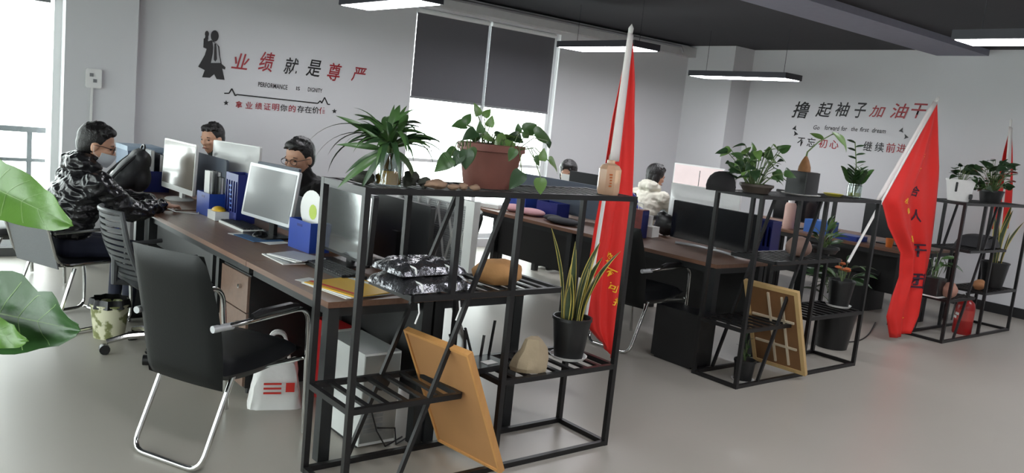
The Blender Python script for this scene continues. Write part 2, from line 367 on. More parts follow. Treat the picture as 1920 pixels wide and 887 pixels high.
pendant('pendant light cut by the right edge of the picture', 6.3, 2.2, 2.5, 1.25, .34)
for lab, x, y in (('added unseen pendant above the left aisle', 1.0, 1.6), ('added unseen pendant over the open floor', 3.7, 1.6), ('added unseen pendant by the end wall', 9.2, 1.6), ('added unseen pendant behind the viewer', 3.7, -1.4), ('added unseen pendant to the rear right of the viewer', 6.6, -1.4)): pendant(lab, x, y, 2.5, 1.25, .34)  # unseen extra pendants, added to brighten the room
# ------------------------------------------------------------------ steel racks
RW, RD, RH, BR = 1.542, .383, 1.31, .026
ZM, ZLL, ZLR = .865, .41, .44
def make_rack():
    t = thing('plant_rack', '', 'rack', group='black steel racks at the row ends'); w2 = BR/2
    def bar(n, p, q, s=BR): MB().bar(p, q, s).build(n, BLACKM, t, smooth=False)
    y0, y1 = w2, RD-w2; X = lambda a: w2+a*(RW-BR)
    for x in (w2, RW-w2):
        for y in (y0, y1): bar('post', (x, y, 0), (x, y, RH))
    bar('post', (X(.515), y0, 0), (X(.515), y0, RH-BR)); bar('post', (X(.49), y1, BR), (X(.49), y1, ZM-BR))
    bar('post', (X(.275), y1, ZM), (X(.275), y1, RH-BR)); bar('post', (X(.295), y0, ZM), (X(.295), y0, RH-BR))
    bar('brace', (X(.458), y1, RH-BR), (X(.135), y1, BR), .019); bar('brace', (X(.466), y0, RH-BR), (X(.16), y0, BR), .019)
    def frame(z, a0, a1, ns, slat=.026):
        z -= w2
        for y in (y0, y1): bar('rail', (X(a0), y, z), (X(a1), y, z), BR*.95)
        for a in (a0, a1): bar('rail', (X(a), y0, z), (X(a), y1, z), BR*.95)
        if ns:
            me = MB().bar((0, y0+.01, 0), (0, y1-.01, 0), slat, .012).mesh('slat', BLACKM, False)
            for k in range(ns): link_mesh('slat', me, t, Matrix.Translation((X(a0+(a1-a0)*(k+1)/(ns+1)), 0, z+.005)))
    frame(RH, 0, 1, 26, .017); frame(ZM, .17, .71, 10); frame(ZLL, 0, .36, 5); frame(ZLR, .51, 1, 7); frame(BR, 0, 1, 0)
    return t
RK = [(1.603, 2.857), (4.697, 3.186), (7.942, 3.274)]
rack = make_rack(); rack['label'] = 'nearest black steel rack with terracotta planter on top'; rack.location = RK[0]+(0,)
r2 = copy_tree(rack); r2['label'] = 'middle black steel rack with a lattice board leaning inside'; r2.location = RK[1]+(0,)
r3 = copy_tree(rack); r3['label'] = 'furthest black steel rack with a fire extinguisher inside'; r3.location = RK[2]+(0,)

# ------------------------------------------------------------------ desks
DTM = .75
EDGE = mat('desk_edge_band', (104, 82, 68), .4)
def desk(label, x0, x1, y0, y1, legs=('n',), panel_side=1, grp='desks of the rows'):
    t = thing('office_desk', label, 'desk', ((x0+x1)/2, (y0+y1)/2, 0), 0, grp); W = x1-x0; L = y1-y0
    MB().bb((-W/2, -L/2+.002, DTM-.028), (W/2, L/2-.002, DTM)).build('tabletop', DWOOD, t, smooth=False)
    MB().bb((-W/2+.03, -L/2+.03, DTM-.075), (W/2-.03, L/2-.03, DTM-.03)).build('apron', STEEL, t, smooth=False)
    for s in legs:
        y = -L/2+.035 if s == 'n' else L/2-.035
        for x in (-W/2+.035, W/2-.035):
            MB().bb((x-.028, y-.028, 0), (x+.028, y+.028, DTM-.03)).build('leg', STEEL, t, smooth=False)
    px_ = panel_side*(W/2-.02)
    MB().bb((px_-.008, -L/2+.08, .22), (px_+.008, L/2-.08, DTM-.075)).build('modesty_panel', PANELB, t, smooth=False)
    return t
for name, xa, xb, xc, rows_ in (('nearest', 1.70, 2.27, 2.84, [(3.28, 4.235), (4.235, 6.07), (6.13, 7.9)]), ('middle', 4.95, 5.55, 6.15, [(3.66, 5.2), (5.2, 7.0)]), ('furthest', 8.15, 8.75, 9.35, [(3.85, 5.6), (5.6, 7.2)])):
    for k, (a, b_) in enumerate(rows_):
        pos = 'rack end' if k == 0 else ('window end' if k == len(rows_)-1 else 'middle')
        desk('walnut desk at the %s of the %s row, left side' % (pos, name), xa - (.05 if (name == 'nearest' and k == 2) else 0), xb, a, b_, ('f',) if (name == 'nearest' and k == 1) else (('n', 'f') if k == len(rows_)-1 or k == 1 else ('n',)), 1)
        desk('walnut desk at the %s of the %s row, right side' % (pos, name), xb, xc, a, b_, ('n', 'f') if k == len(rows_)-1 else ('n',), -1)
DIVM = mat('slate_divider', (74, 82, 94), .5)
def divider(label, x, y0, y1, z1=1.1):
    t = thing('desk_divider', label, 'divider', (x, (y0+y1)/2, DTM)); L = y1-y0
    M = Matrix(((0, 0, 1), (1, 0, 0), (0, 1, 0))).to_4x4(); M.translation = (0, 0, (z1-DTM)/2+.015)
    MB().prism(rrect(L, z1-DTM-.03, .03), -.009, .009, M).build('panel', DIVM, t)
    for y in (-L*.35, L*.35): MB().box((0, y, .014), (.05, .04, .028)).build('bracket', GREYP, t, smooth=False)
divider('slate divider behind the white screens of nearest row', 2.285, 6.15, 7.6, 1.12)
divider('slate divider behind the tilted silver screen', 2.285, 4.7, 5.9, 1.02)
divider('slate divider in the middle desk row', 5.6, 5.3, 6.9, 1.1)
# drawer pedestal
PEDW = woodmat('walnut_drawer_front', (96, 74, 62), (120, 96, 82), .4, 2, (2, 12, 12))
t = thing('drawer_pedestal', 'wooden drawer pedestal with lock under the nearest row', 'pedestal', (1.98, 4.45, 0))
MB().bb((-.24, -.2, .04), (.24, .2, .665)).build('body', PANELB, t, smooth=False)
for k in range(3):
    d = MB().bb((-.255, -.195, .05+.205*k), (-.241, .195, .05+.205*k+.198)).build('drawer', PEDW, t, smooth=False)
    MB().tube([(-.272, -.1, .18+.205*k), (-.255, -.1, .18+.205*k)], .012, 10).build('lock' if k == 2 else 'knob', CHROME, d)
for sx in (-.2, .2):
    for sy in (-.16, .16): MB().tube([(sx, sy, 0), (sx, sy, .045)], .02, 8).build('caster', BLACKP, t)

# ------------------------------------------------------------------ monitors; the screen faces local -X
def monitor(label, loc, rz, w_, h_, zc, fm, sm, style='flat', tilt=0, bz=.018, base='oval', standm=None, th=.022, chin=0):
    t = thing('computer_monitor', label, 'monitor', loc, rz); standm = standm or fm
    M = Matrix.Translation((0, 0, zc)) @ Matrix.Rotation(tilt, 4, 'Y') @ Matrix(((0, 0, 1, 0), (-1, 0, 0, 0), (0, 1, 0, 0), (0, 0, 0, 1)))
    MB().prism(rrect(w_, h_, .012), 0, th, M).build('housing', fm, t)
    sh = h_-2*bz-chin
    MB().prism([(x, y+chin/2) for x, y in rrect(w_-2*bz, sh, .003, 1)], -.0015, .004, M).build('screen', sm, t, smooth=False)
    if style == 'bulge':
        def fn(u, v):
            x = (u-.5)*w_*.98; y = (v-.5)*h_*.96; k = max(0, 1-(2*u-1)**4)*max(0, 1-(2*v-1)**4); r = .05*k + (.03 if (y < h_*.28-.55*(x/w_)**2*h_*-1.0-.12*h_) else 0)*k
            return M @ Vector((x, y, th+r))
        MB().grid(fn, 26, 18).build('back_shell', fm, t, ang=60)
    elif style == 'box': MB().prism(rrect(w_*.7, h_*.6, .03), th, th+.03, M).build('back_shell', fm, t)
    MB().bb((.03, -.03, .01), (.055, .03, zc)).build('stand_neck', standm, t)
    if base == 'oval': MB().lathe([(.001, 0), (.13, 0), (.132, .006), (.12, .012), (.001, .014)], 24, (.02, 0, 0), .8, 1).build('stand_base', standm, t)
    elif base == 'rect': MB().prism(rrect(.2, .28, .03), 0, .012).build('stand_base', standm, t)
    elif base == 'arc': MB().tube([(-.10+.14*math.cos(a), .34*math.sin(a), .012) for a in [(-70+14*k)*PI/180 for k in range(11)]], .011, 8).build('stand_base', standm, t)
    return t
SILV = mat('silver_plastic', (186, 188, 190), .35, .3, .03)
SCR_GREY = mat('grey_matte_screen', (120, 121, 122), .22, 0, .03, 2, coat=.3)
SCR_BEIGE = mat('painted_beige_reflection', (116, 108, 100), .2, 0, .12, 2.5, coat=.4)  # beige reflection painted into the screen's base colour
SCR_BLK = mat('black_glossy_screen', (24, 25, 28), .14, 0, .02, spec=.7)
SCR_MIRROR = mat('glossy_dark_screen', (128, 130, 130), .1, .7, .02, spec=.9)
monitor('black monitor with reflections behind the nearest rack', (2.20, 4.10, DTM), 0, .53, .375, .225, BLACKP, SCR_MIRROR, 'box', .03, .016, 'rect', th=.03)
monitor('silver monitor tilted on the nearest row, mouse in front', (2.12, 4.98, DTM), .12, .59, .34, .27, SILV, SCR_GREY, 'flat', .14, .02, 'rect', BLACKP, th=.02)
monitor('white framed monitor facing the man in glasses and mask', (2.1, 6.70, DTM), .05, .66, .39, .26, WHITEP, SCR_BEIGE, 'flat', .03, .012, 'oval', chin=.03)
monitor('white monitor seen from behind below the bareheaded man', (2.46, 6.42, DTM), PI+.30, .56, .37, .30, WHITEP, SCR_GREY, 'bulge', 0, .02, 'oval')
monitor('large black monitor back behind the foil bags', (2.50, 4.0, DTM), PI, .62, .36, .20, BLACKP, SCR_BLK, 'flat', 0, .014, 'rect', th=.03)
monitor('dark monitor back in front of the man leaning forward', (2.52, 5.75, DTM), PI+.2, .5, .3, .24, DIVM, SCR_BLK, 'flat', 0, .014, 'rect')
monitor('wide black monitor on silver foot at the middle row', (5.50, 4.17, DTM), -.06, .88, .315, .20, BLACKP, SCR_BLK, 'flat', 0, .004, 'arc', SILV, th=.03)
monitor('white monitor back behind the wide black monitor', (5.95, 4.62, DTM), PI, .76, .40, .27, WHITEP, SCR_GREY, 'bulge', 0, .02, 'oval')
PAGE = mat('lit_document_page', (214, 196, 196), .4, emit=.22, var=.12, scale=3)
mf = monitor('far monitor showing a pale document page', (8.42, 6.70, DTM), 0, .78, .46, .33, WHITEP, PAGE, 'flat', 0, .014, 'oval')
MB().bb((-.003, -.035, .12), (-.0016, -.025, .5)).build('page_divider', BLACKP, mf, smooth=False)
monitor('black monitor back near the second flag', (8.62, 4.22, DTM), PI+.06, .66, .34, .23, BLACKP, SCR_BLK, 'flat', 0, .014, 'rect', th=.03)
monitor('far black monitor back beside the half hidden woman', (5.95, 6.1, DTM), PI, .52, .34, .26, BLACKP, SCR_BLK, 'flat', 0, .014, 'rect')
monitor('dark monitor at the far end of the furthest row', (8.55, 5.35, DTM), .1, .55, .34, .24, BLACKP, SCR_BLK, 'flat', 0, .014, 'rect')
# white lattice panel standing by the nearest row
LAT = mat('white_mesh_panel', (206, 206, 204), .5, 0, .04)
t = thing('mesh_panel', 'white perforated metal panel with diamond lattice by the black monitor', 'panel', (2.64, 3.90, DTM)); L = .78; Hh = .43
f = MB(); f.bb((-.02, -L/2, 0), (.02, -L/2+.075, Hh)); f.bb((-.02, L/2-.03, 0), (.02, L/2, Hh)); f.bb((-.02, -L/2+.075, Hh-.03), (.02, L/2-.03, Hh)); f.bb((-.02, -L/2+.075, 0), (.02, L/2-.03, .03)); f.build('frame', LAT, t, smooth=False)
MB().bb((.012, -L/2+.075, .03), (.018, L/2-.03, Hh-.03)).build('backing', mat('pale_backing_plate', (176, 178, 178), .5), t, smooth=False)
sm_ = MB().bb((-.004, -L/2+.07, -.0035), (.004, L/2-.02, .0035)).mesh('slat', mat('pale_grey_slat', (150, 151, 152), .5), False)
for k in range(30): link_mesh('slat', sm_, t, Matrix.Translation((.004, 0, .04+k*.0122)))
for k in range(7):
    y = -L/2+.1+k*.1
    for s in (-1, 1):
        MB().bar((-.009, y-s*.06, .04), (-.009, y+s*.06, Hh-.04), .013, .004).build('lattice_bar', LAT, t, smooth=False)

# ------------------------------------------------------------------ chairs, facing local +X
def bend(pts, n=5, r=.06):
    out = [Vector(pts[0])]
    for a, b_, c in zip(pts[:-2], pts[1:-1], pts[2:]):
        a, b_, c = Vector(a), Vector(b_), Vector(c); p = b_+(a-b_).normalized()*min(r, (a-b_).length*.49); q = b_+(c-b_).normalized()*min(r, (c-b_).length*.49)
        for k in range(n+1): s = k/n; out.append(p*(1-s)**2+b_*2*s*(1-s)+q*s*s)
    out.append(Vector(pts[-1])); return out
def pad(fn, th, nu=12, nv=10):
    """closed cushion: fn(u, v) -> (point, normal); thickness swells in the middle"""
    b = MB(); 
    def side(sg):
        def g(u, v):
            p, n = fn(u, v); k = (max(0, 1-(2*u-1)**6)*max(0, 1-(2*v-1)**6))**.5; return p+n*(sg*th*k)
        return g
    b.grid(side(1), nu, nv); b.grid(side(-1), nu, nv); return b
def leather_chair(label, loc, rz):
    t = thing('visitor_chair', label, 'chair', loc, rz, 'black leather chairs with chrome frames')
    def bk(u, v):
        z = .35+.60*v; w_ = .44+.04*math.sin(PI*v)-.03*v; y = (u-.5)*w_; x = -.22-.13*v+.02*math.sin(PI*v)-.012*(1-(2*u-1)**2)
        return Vector((x, y, z)), Vector((.97, 0, .2))
    pad(bk, .032, 14, 14).build('backrest', LEATHER, t, ang=70)
    def st(u, v):
        x = -.22+.5*u; y = (v-.5)*.46; return Vector((x, y, .42+.03*u-.02*math.sin(PI*u))), Vector((0, 0, 1))
    pad(st, .05, 12, 12).build('seat', LEATHER2, t, ang=70)
    MB().tube(bend([(-.14, -.20, .40), (-.31, -.20, .012), (-.31, .20, .012), (-.14, .20, .40)], 5, .07), .0125, 10).build('rear_leg_loop', CHROME, t)
    for s in (-1, 1):
        MB().tube(bend([(-.255, s*.225, .64), (-.12, s*.265, .655), (.26, s*.27, .66), (.31, s*.25, .012)], 6, .09), .0125, 10).build('arm_leg_tube', CHROME, t)
        MB().tube([(-.30, s*.222, .64), (-.20, s*.236, .642)], .016, 10).build('arm_bracket', SILV, t)
        MB().tube([(-.12, s*.268, .675), (-.06, s*.27, .683), (.12, s*.27, .683), (.18, s*.27, .676)], [.012, .02, .02, .012], 8).build('arm_pad', BLACKP, t)
        MB().tube([(.285, s*.245, .40), (0, s*.19, .40), (-.15, s*.2, .40)], .011, 8).build('seat_rail', CHROME, t)
    return t
fc = leather_chair('nearest black leather chair with chrome legs, empty', (1.40, 3.70, 0), math.radians(25.7))
def cchair(label, loc, rz):
    c = copy_tree(fc); c['label'] = label; c.location = loc; c.rotation_euler = (0, 0, rz)
cchair('black leather chair at the middle desk row behind the flag', (4.85, 4.28, 0), .1)
cchair('chair under the man leaning forward in the nearest row', (3.2, 6.15, 0), PI)
cchair('chair under the man sitting closest to back wall', (3.15, 7.85, 0), PI)
cchair('chair under the half hidden woman in the middle row', (6.75, 6.98, 0), PI)
cchair('chair under the person in white hooded jacket', (7.55, 6.78, 0), 0)
cchair('empty black chair near the left window', (1.05, 7.3, 0), .3)
cchair('empty black chair between the nearest and middle rows', (3.42, 5.1, 0), PI-.5)
# grey mesh task chair on casters
MESHM = mat('dark_grey_chair_plastic', (58, 60, 62), .42, 0, .08)
MESHF = mat('black_mesh_fabric', (34, 36, 38), .7, 0, .2, 180)
t = thing('task_chair', 'grey slotted back swivel chair on casters', 'chair', (1.54, 5.2, 0), math.radians(4))
def bkp(u, v):
    z = .46+.42*v; w_ = .40-.05*v+.05*math.sin(PI*v); y = (u-.5)*w_; return Vector((-.19-.14*v-.03*math.sin(PI*v)+.05*(2*u-1)**2, y, z))
f = MB(); f.tube([bkp(0, k/8) for k in range(9)]+[bkp(k/6, 1) for k in range(1, 7)]+[bkp(1, 1-k/8) for k in range(1, 9)], .016, 8); f.build('back_frame', MESHM, t)
for k in range(11):
    v = .08+.085*k; b = MB(); b.grid(lambda u, w_: bkp(u, v+(w_-.5)*.055)+Vector((-.004, 0, 0)), 10, 2); b.build('back_slat', MESHM, t, solid=.006)
MB().tube([(-.12, 0, .44), (-.25, 0, .45), (-.25, 0, .62)], .022, 8).build('back_support', MESHM, t)
pad(lambda u, v: (Vector((-.2+.46*u, (v-.5)*.46, .46)), Vector((0, 0, 1))), .04).build('seat', MESHF, t, ang=70)
MB().tube([(0, 0, .10), (0, 0, .43)], [.03, .022], 12).build('gas_column', BLACKP, t)
for k in range(5):
    a = 2*PI*k/5+.45; d = Vector((math.cos(a), math.sin(a), 0))
    l = MB().tube([d*.03+Vector((0, 0, .11)), d*.16+Vector((0, 0, .105)), d*.27+Vector((0, 0, .075))], [.024, .02, .016], 8).build('base_leg', CHROME, t)
    MB().tube([d*.28+Vector((0, 0, .03))-d.cross(Vector((0, 0, 1)))*.022, d*.28+Vector((0, 0, .03))+d.cross(Vector((0, 0, 1)))*.022], .03, 12).build('caster', BLACKP, l)
for s in (-1, 1): MB().tube(bend([(-.1, s*.24, .44), (-.1, s*.28, .62), (.12, s*.28, .64)], 4, .05), .014, 8).build('armrest', MESHM, t)
# mesh sled chair under the masked man
t = thing('sled_chair', 'mesh back sled chair under the masked man', 'chair', (1.20, 6.0, 0), .38)
def mb_(u, v): z = .42+.37*v; return Vector((-.20-.10*v, (u-.5)*.44, z+.0))
b = MB(); b.grid(mb_, 8, 8); b.build('mesh_back', mat('grey_mesh_weave', (104, 106, 108), .6, 0, .3, 220), t, solid=.006)
for s in (-1, 1):
    MB().tube(bend([(-.31, s*.225, .80), (-.20, s*.225, .44), (.26, s*.225, .44), (.27, s*.225, .40)], 5, .08), .012, 8).build('seat_tube', CHROME, t)
    MB().tube(bend([(-.25, s*.25, .655), (.22, s*.25, .665), (.30, s*.25, .25), (.30, s*.25, .02), (-.24, s*.25, .012), (-.1, s*.235, .42)], 5, .07), .0115, 8).build('side_tube', CHROME, t)
MB().tube([(-.31, -.225, .80), (-.325, 0, .805), (-.31, .225, .80)], .012, 8).build('top_tube', CHROME, t)
MB().tube([(.3, -.25, .02), (.3, .25, .02)], .011, 8).build('foot_bar', CHROME, t)
pad(lambda u, v: (Vector((-.2+.46*u, (v-.5)*.44, .44)), Vector((0, 0, 1))), .025).build('seat', LEATHER2, t, ang=70)
# ------------------------------------------------------------------ plants
def leaf_mesh(key, L, W, shape, curl=.3, fold=.15, m=None, nu=9, nv=4):
    def wid(u):
        if shape == 'heart': return W*(math.sin(PI*min(1, u*.93+.07)**.62)**.9)*(1-.12*u)
        if shape == 'lance': return W*math.sin(PI*(u*.97+.015)**.8)
        if shape == 'strap': return W*(.55+.45*math.sin(PI*u**.7))*(1-u**5)
        return W*math.sin(PI*(u*.96+.02))**.75
    def fn(u, v):
        s = 2*v-1; a = curl*u; r = L/max(curl, .01)
        x = r*math.sin(a); z = -r*(1-math.cos(a)); y = s*wid(u)/2
        return Vector((x, y, z+fold*abs(y)+.02*W*math.sin(9*u)*abs(s)))
    return MB().grid(fn, nu, nv).mesh(key, m or LEAFM[1], True, 80)
def leaf_M(p, az, el, roll=0, s=1):
    return Matrix.Translation(p) @ Matrix.Rotation(az, 4, 'Z') @ Matrix.Rotation(-el, 4, 'Y') @ Matrix.Rotation(roll, 4, 'X') @ Matrix.Scale(s, 4)
HEART = [leaf_mesh('heart_leaf', .10, .075, 'heart', .7, .25, LEAFM[k]) for k in range(3)]
LANCE = [leaf_mesh('lance_leaf', .20, .042, 'lance', 1.1, .3, LEAFM[k]) for k in range(2)]
NARROW = [leaf_mesh('narrow_leaf', .20, .026, 'lance', .9, .3, LEAFM[k], 11) for k in range(2)]
STRAPL = [leaf_mesh('strap_leaf', .30, .022, 'strap', 2.0, .5, LEAFM[k], 12) for k in range(2)]
OVAL = [leaf_mesh('oval_leaf', .06, .026, 'oval', .3, .2, LEAFM[k]) for k in range(2)]
def pot_prof(r0, r1, h, th=.006, rim=.008): return [(.001, 0), (r0, 0), (r1, h-rim*2), (r1+rim, h-rim*2), (r1+rim, h), (r1, h), (r1-th, h-.002), (r1-th-.004, h-.025), (.001, h-.025)]
BPOT = mat('black_plastic_pot', (22, 22, 23), .4, 0, .1)
def potted(t, r0, r1, h, m, saucer=None, n=20, sx=1, sy=1, z=0):
    b = MB(); b.lathe([(.001, 0), (r0, 0), (r1, h-.016), (r1+.005, h-.016), (r1+.005, h), (r1-.004, h), (r1-.01, h-.03)], n, (0, 0, z), sx, sy); b.build('pot', m, t)
    MB().lathe([(.001, h-.018), (r1*.6, h-.02), (r1-.008, h-.026)], n, (0, 0, z), sx, sy).build('soil', SOIL, t)
    if saucer: MB().lathe([(.001, 0), (r0*1.15, 0), (r0*1.32, .016), (r0*1.27, .016), (r0*1.1, .004), (.001, .004)], n, (0, 0, z-.004), sx, sy).build('saucer', saucer, t)
def leafy(t, base, meshes, n, spread, h0, h1, el=(.1, .9), sc=(.7, 1.2), seed=1, stem=True, sy=1, hang=0):
    """upright stems fanning from base, each carrying one leaf"""
    rnd = random.Random(seed); st = MB()
    for k in range(n):
        az = rnd.uniform(0, 2*PI); rr = spread*rnd.random()**.6; h = rnd.uniform(h0, h1)*(1-.35*rr/max(spread, .001))
        p = Vector((base[0]+rr*math.cos(az), base[1]+rr*math.sin(az)*sy, base[2]+h))
        if stem:
            b0 = Vector(base)+Vector((rr*.25*math.cos(az), rr*.25*math.sin(az)*sy, 0)); m_ = (b0+p)/2+Vector((0, 0, .03)); st.tube([b0, m_, p], .0025, 5)
        link_mesh('leaf', meshes[rnd.randrange(len(meshes))], t, leaf_M(p, az+rnd.uniform(-.6, .6), rnd.uniform(*el), rnd.uniform(-1.1, 1.1), rnd.uniform(*sc)))
    if stem: st.build('stems', STEMM, t)
def at(px, py, Y, z): p = PY(px, py, Y); return Vector((p.x, Y, z))
GLASS = glassmat('clear_jar_glass', (232, 238, 236), .25)
def jar(t, r, h, water, wm):
    MB().lathe([(.001, 0), (r, 0), (r, h*.86), (r*.92, h*.9), (r*.92, h), (r*.88, h), (r*.88, h*.89), (r*.95, h*.85), (r*.95, .006), (.001, .006)], 24).build('jar', GLASS, t)
    MB().lathe([(.001, .007), (r*.94, .007), (r*.94, water), (.001, water)], 20).build('water', wm, t)
TEA = mat('amber_water', (196, 142, 52), .12, 0, .3, 20)
def rel(px, py, Y, o): q = PY(px, py, Y); return Vector((q.x, q.y, q.z))-Vector(o)
def leafN(t, me, a, b_, L0, jit, name='leaf'):
    """leaf from a to b whose blade is turned to the room"""
    d = (b_-a); s_ = d.length/L0; d.normalize(); n = Vector((-.35, -.75, .45))+Vector(jit); n = (n-d*n.dot(d)).normalized(); y = n.cross(d)
    M = Matrix((d, y, n)).transposed().to_4x4() @ Matrix.Scale(s_, 4); M.translation = a; return link_mesh(name, me, t, M)
# rack 1: glass jar with arching plant
p = at(727, 345, 2.975, RH); t = thing('jar_plant', 'arching leafy plant in a glass jar of amber water', 'plant', p)
jar(t, .054, .135, .062, TEA); b = MB(); rnd = random.Random(3)
for k in range(6): a = rnd.uniform(0, 6.28); b.tube([(0, 0, .13), (.02*math.cos(a), .02*math.sin(a), .07), (.035*math.cos(a+1), .035*math.sin(a+1), .015)], .0022, 5)
b.build('roots', mat('brown_roots', (120, 78, 36), .7), t)
leafy(t, (0, 0, .13), LANCE, 34, .05, .03, .13, (-.1, 1.25), (.6, .95), 5)
for k in range(13):
    a = rnd.uniform(0, 6.28); link_mesh('long_leaf', STRAPL[k % 2], t, leaf_M((0, 0, .15), a, rnd.uniform(.5, 1.0), rnd.uniform(-.2, .2), rnd.uniform(.75, 1.15)))
for a, e_, s in ((2.5, .75, 1.25), (2.8, .95, 1.35), (2.2, .55, 1.2), (-.65, .8, 1.25), (-.5, .55, 1.1), (-.9, 1.0, 1.0)): link_mesh('long_leaf', STRAPL[0], t, leaf_M((0, 0, .15), a, e_, 0, s))
for a, e_ in ((.3, 1.4), (-.6, 1.3)): link_mesh('leaf', LANCE[1], t, leaf_M((0, 0, .22), a, e_, .6, .75))
p0 = p; rj = random.Random(4); R1 = lambda x, y, Y: rel(x, y, Y, p0)
for bx, by, tx, ty, Y in ((725, 280, 655, 300, 2.93), (722, 285, 640, 330, 2.9), (728, 275, 660, 212, 3.0), (725, 282, 672, 340, 2.88), (735, 285, 800, 325, 2.9), (738, 280, 808, 335, 2.92), (733, 278, 790, 255, 2.97), (727, 270, 735, 196, 3.0), (732, 270, 752, 192, 3.0), (722, 275, 690, 240, 2.95), (738, 275, 775, 240, 2.95), (722, 282, 652, 262, 2.96)):
    a, b_ = R1(bx, by, Y), R1(tx, ty, Y); leafN(t, NARROW[rj.randrange(2)], a, b_, .172, (rj.uniform(-.5, .5), 0, rj.uniform(-.2, .4)))
# rack 1: terracotta planter
TERRA = mat('worn_terracotta', (118, 72, 62), .5, 0, .4, 5, .12, 40)
p = at(915, 345, 3.05, RH); t = thing('planter', 'oval terracotta planter with trailing heart leaf vine', 'plant', p)
MB().lathe([(.001, 0), (.115, 0), (.125, .02), (.15, .15), (.155, .165), (.168, .168), (.168, .198), (.15, .2), (.145, .17)], 28, (0, 0, 0), 1, .8).build('pot', TERRA, t)
MB().lathe([(.001, .186), (.08, .184), (.144, .176)], 24, (0, 0, 0), 1, .8).build('soil', SOIL, t)
leafy(t, (-.02, 0, .19), HEART, 12, .11, .02, .07, (-.4, .9), (.4, .7), 9, sy=.6)
R_ = lambda x, y, Y=3.05: rel(x, y, Y, p)
rnd = random.Random(17); vn = MB()
for cx, cy, L, ang, Y, root in ((895, 205, 30, 95, 3.06, 905), (877, 221, 30, 60, 3.05, 900), (914, 211, 26, 55, 3.07, 908), (920, 227, 28, 78, 3.02, 910), (862, 233, 28, 172, 3.04, 892), (901, 239, 26, 90, 3.0, 903), (881, 252, 32, 200, 3.0, 890), (918, 257, 34, -8, 3.0, 908), (945, 270, 44, -30, 2.97, 930), (935, 277, 34, 200, 2.96, 930), (965, 257, 32, 165, 3.03, 950), (957, 268, 36, 20, 2.96, 945), (988, 254, 24, -40, 3.0, 960), (997, 238, 42, 38, 3.04, 962), (972, 240, 20, 92, 3.05, 958), (1024, 256, 52, -4, 2.98, 965), (1030, 272, 18, -70, 2.95, 970), (1009, 303, 26, -40, 2.84, 972), (1018, 290, 28, 85, 2.84, 974), (1042, 311, 40, -35, 2.83, 974), (1013, 350, 40, -92, 2.80, 972), (968, 338, 46, 240, 2.80, 965), (960, 290, 30, 250, 2.84, 955), (874, 300, 46, 262, 2.82, 872), (886, 293, 40, 285, 2.83, 880), (858, 298, 36, 240, 2.84, 868), (832, 307, 46, 225, 2.86, 864), (846, 285, 30, 190, 2.90, 868)):
    a = ang*PI/180; dx, dy = L*.42*math.cos(a), -L*.42*math.sin(a); b0 = R_(cx-dx, cy-dy, Y); b1_ = R_(cx+dx, cy+dy, Y-.01)
    leafN(t, HEART[rnd.choice((0, 1, 1, 2))], b0, b1_, .097, (rnd.uniform(-.5, .5), rnd.uniform(-.2, .2), rnd.uniform(-.4, .4)))
    r0 = R_(root, 283, max(2.93, min(3.12, Y))); r0.z = .185; m_ = (r0+b0)/2+Vector((0, 0, .035)); m_.z = max(m_.z, .2) if b0.z < .2 else m_.z; vn.tube([r0, m_, b0], .0024, 5)
vn.build('vines', STEMM, t)
# stones on rack 1
def stone(label, px, py, Y, z, r, m, rz=0, wob=.35, seed=1, name='stone'):
    p = at(px, py, Y, z); o = MB().ell((0, 0, r[2]*.92), r, None, 18, 12, wob, seed).build(name, m, None, ang=70); o.location = p; o.rotation_euler = (0, 0, rz)
    return tag(o, label, 'stone')
DST = mat('dark_green_stone', (58, 60, 52), .8, 0, .3, 30, .5, 40); BST = mat('beige_pebble', (150, 122, 100), .75, 0, .25, 25, .3, 40)
stone('dark mossy stone left of the glass jar', 682, 340, 3.0, RH, (.045, .035, .028), DST, .2, seed=2)
stone('dark pointed stone just right of glass jar', 770, 340, 2.99, RH, (.04, .03, .03), DST, .5, .6, 3)
stone('small dark stone before the terracotta planter', 796, 340, 2.97, RH, (.03, .025, .02), DST, .1, .6, 4)
stone('long beige pebble among the rack top stones', 818, 345, 2.91, RH, (.055, .03, .02), BST, .15, .3, 5)
stone('thin beige pebble lying flat before the planter', 850, 347, 2.9, RH, (.03, .022, .012), BST, .1, .3, 6)
stone('round beige pebble before the planter centre', 868, 347, 2.905, RH, (.024, .02, .015), BST, .4, .3, 7)
stone('rightmost beige pebble under the planter rim', 891, 349, 2.895, RH, (.026, .018, .013), BST, .1, .3, 8)
TAN = mat('tan_sandstone', (176, 130, 82), .85, 0, .18, 18, .45, 35)
stone('tan potato shaped stone on the middle shelf', 932, 520, 3.0, ZM, (.125, .09, .062), TAN, -.15, .18, 9)
GST = mat('pale_grey_tan_rock', (158, 142, 116), .85, 0, .2, 12, .5, 25)
p = at(993, 690, 2.96, ZLR); b = MB()
b.lathe([(.001, 0), (.1, 0), (.108, .02), (.1, .06), (.078, .105), (.05, .14), (.02, .155), (.001, .156)], 11, (0, 0, 0), 1, .75)
b.v = [tuple(Vector(v)*(1+.22*mnoise.noise(Vector(v)*16))+Vector((.25*v[2]*.35, 0, 0))) for v in b.v]
o = b.build('stone', GST, None, ang=28); o.location = p; tag(o, 'pale pointed rock on the right lower shelf', 'stone')
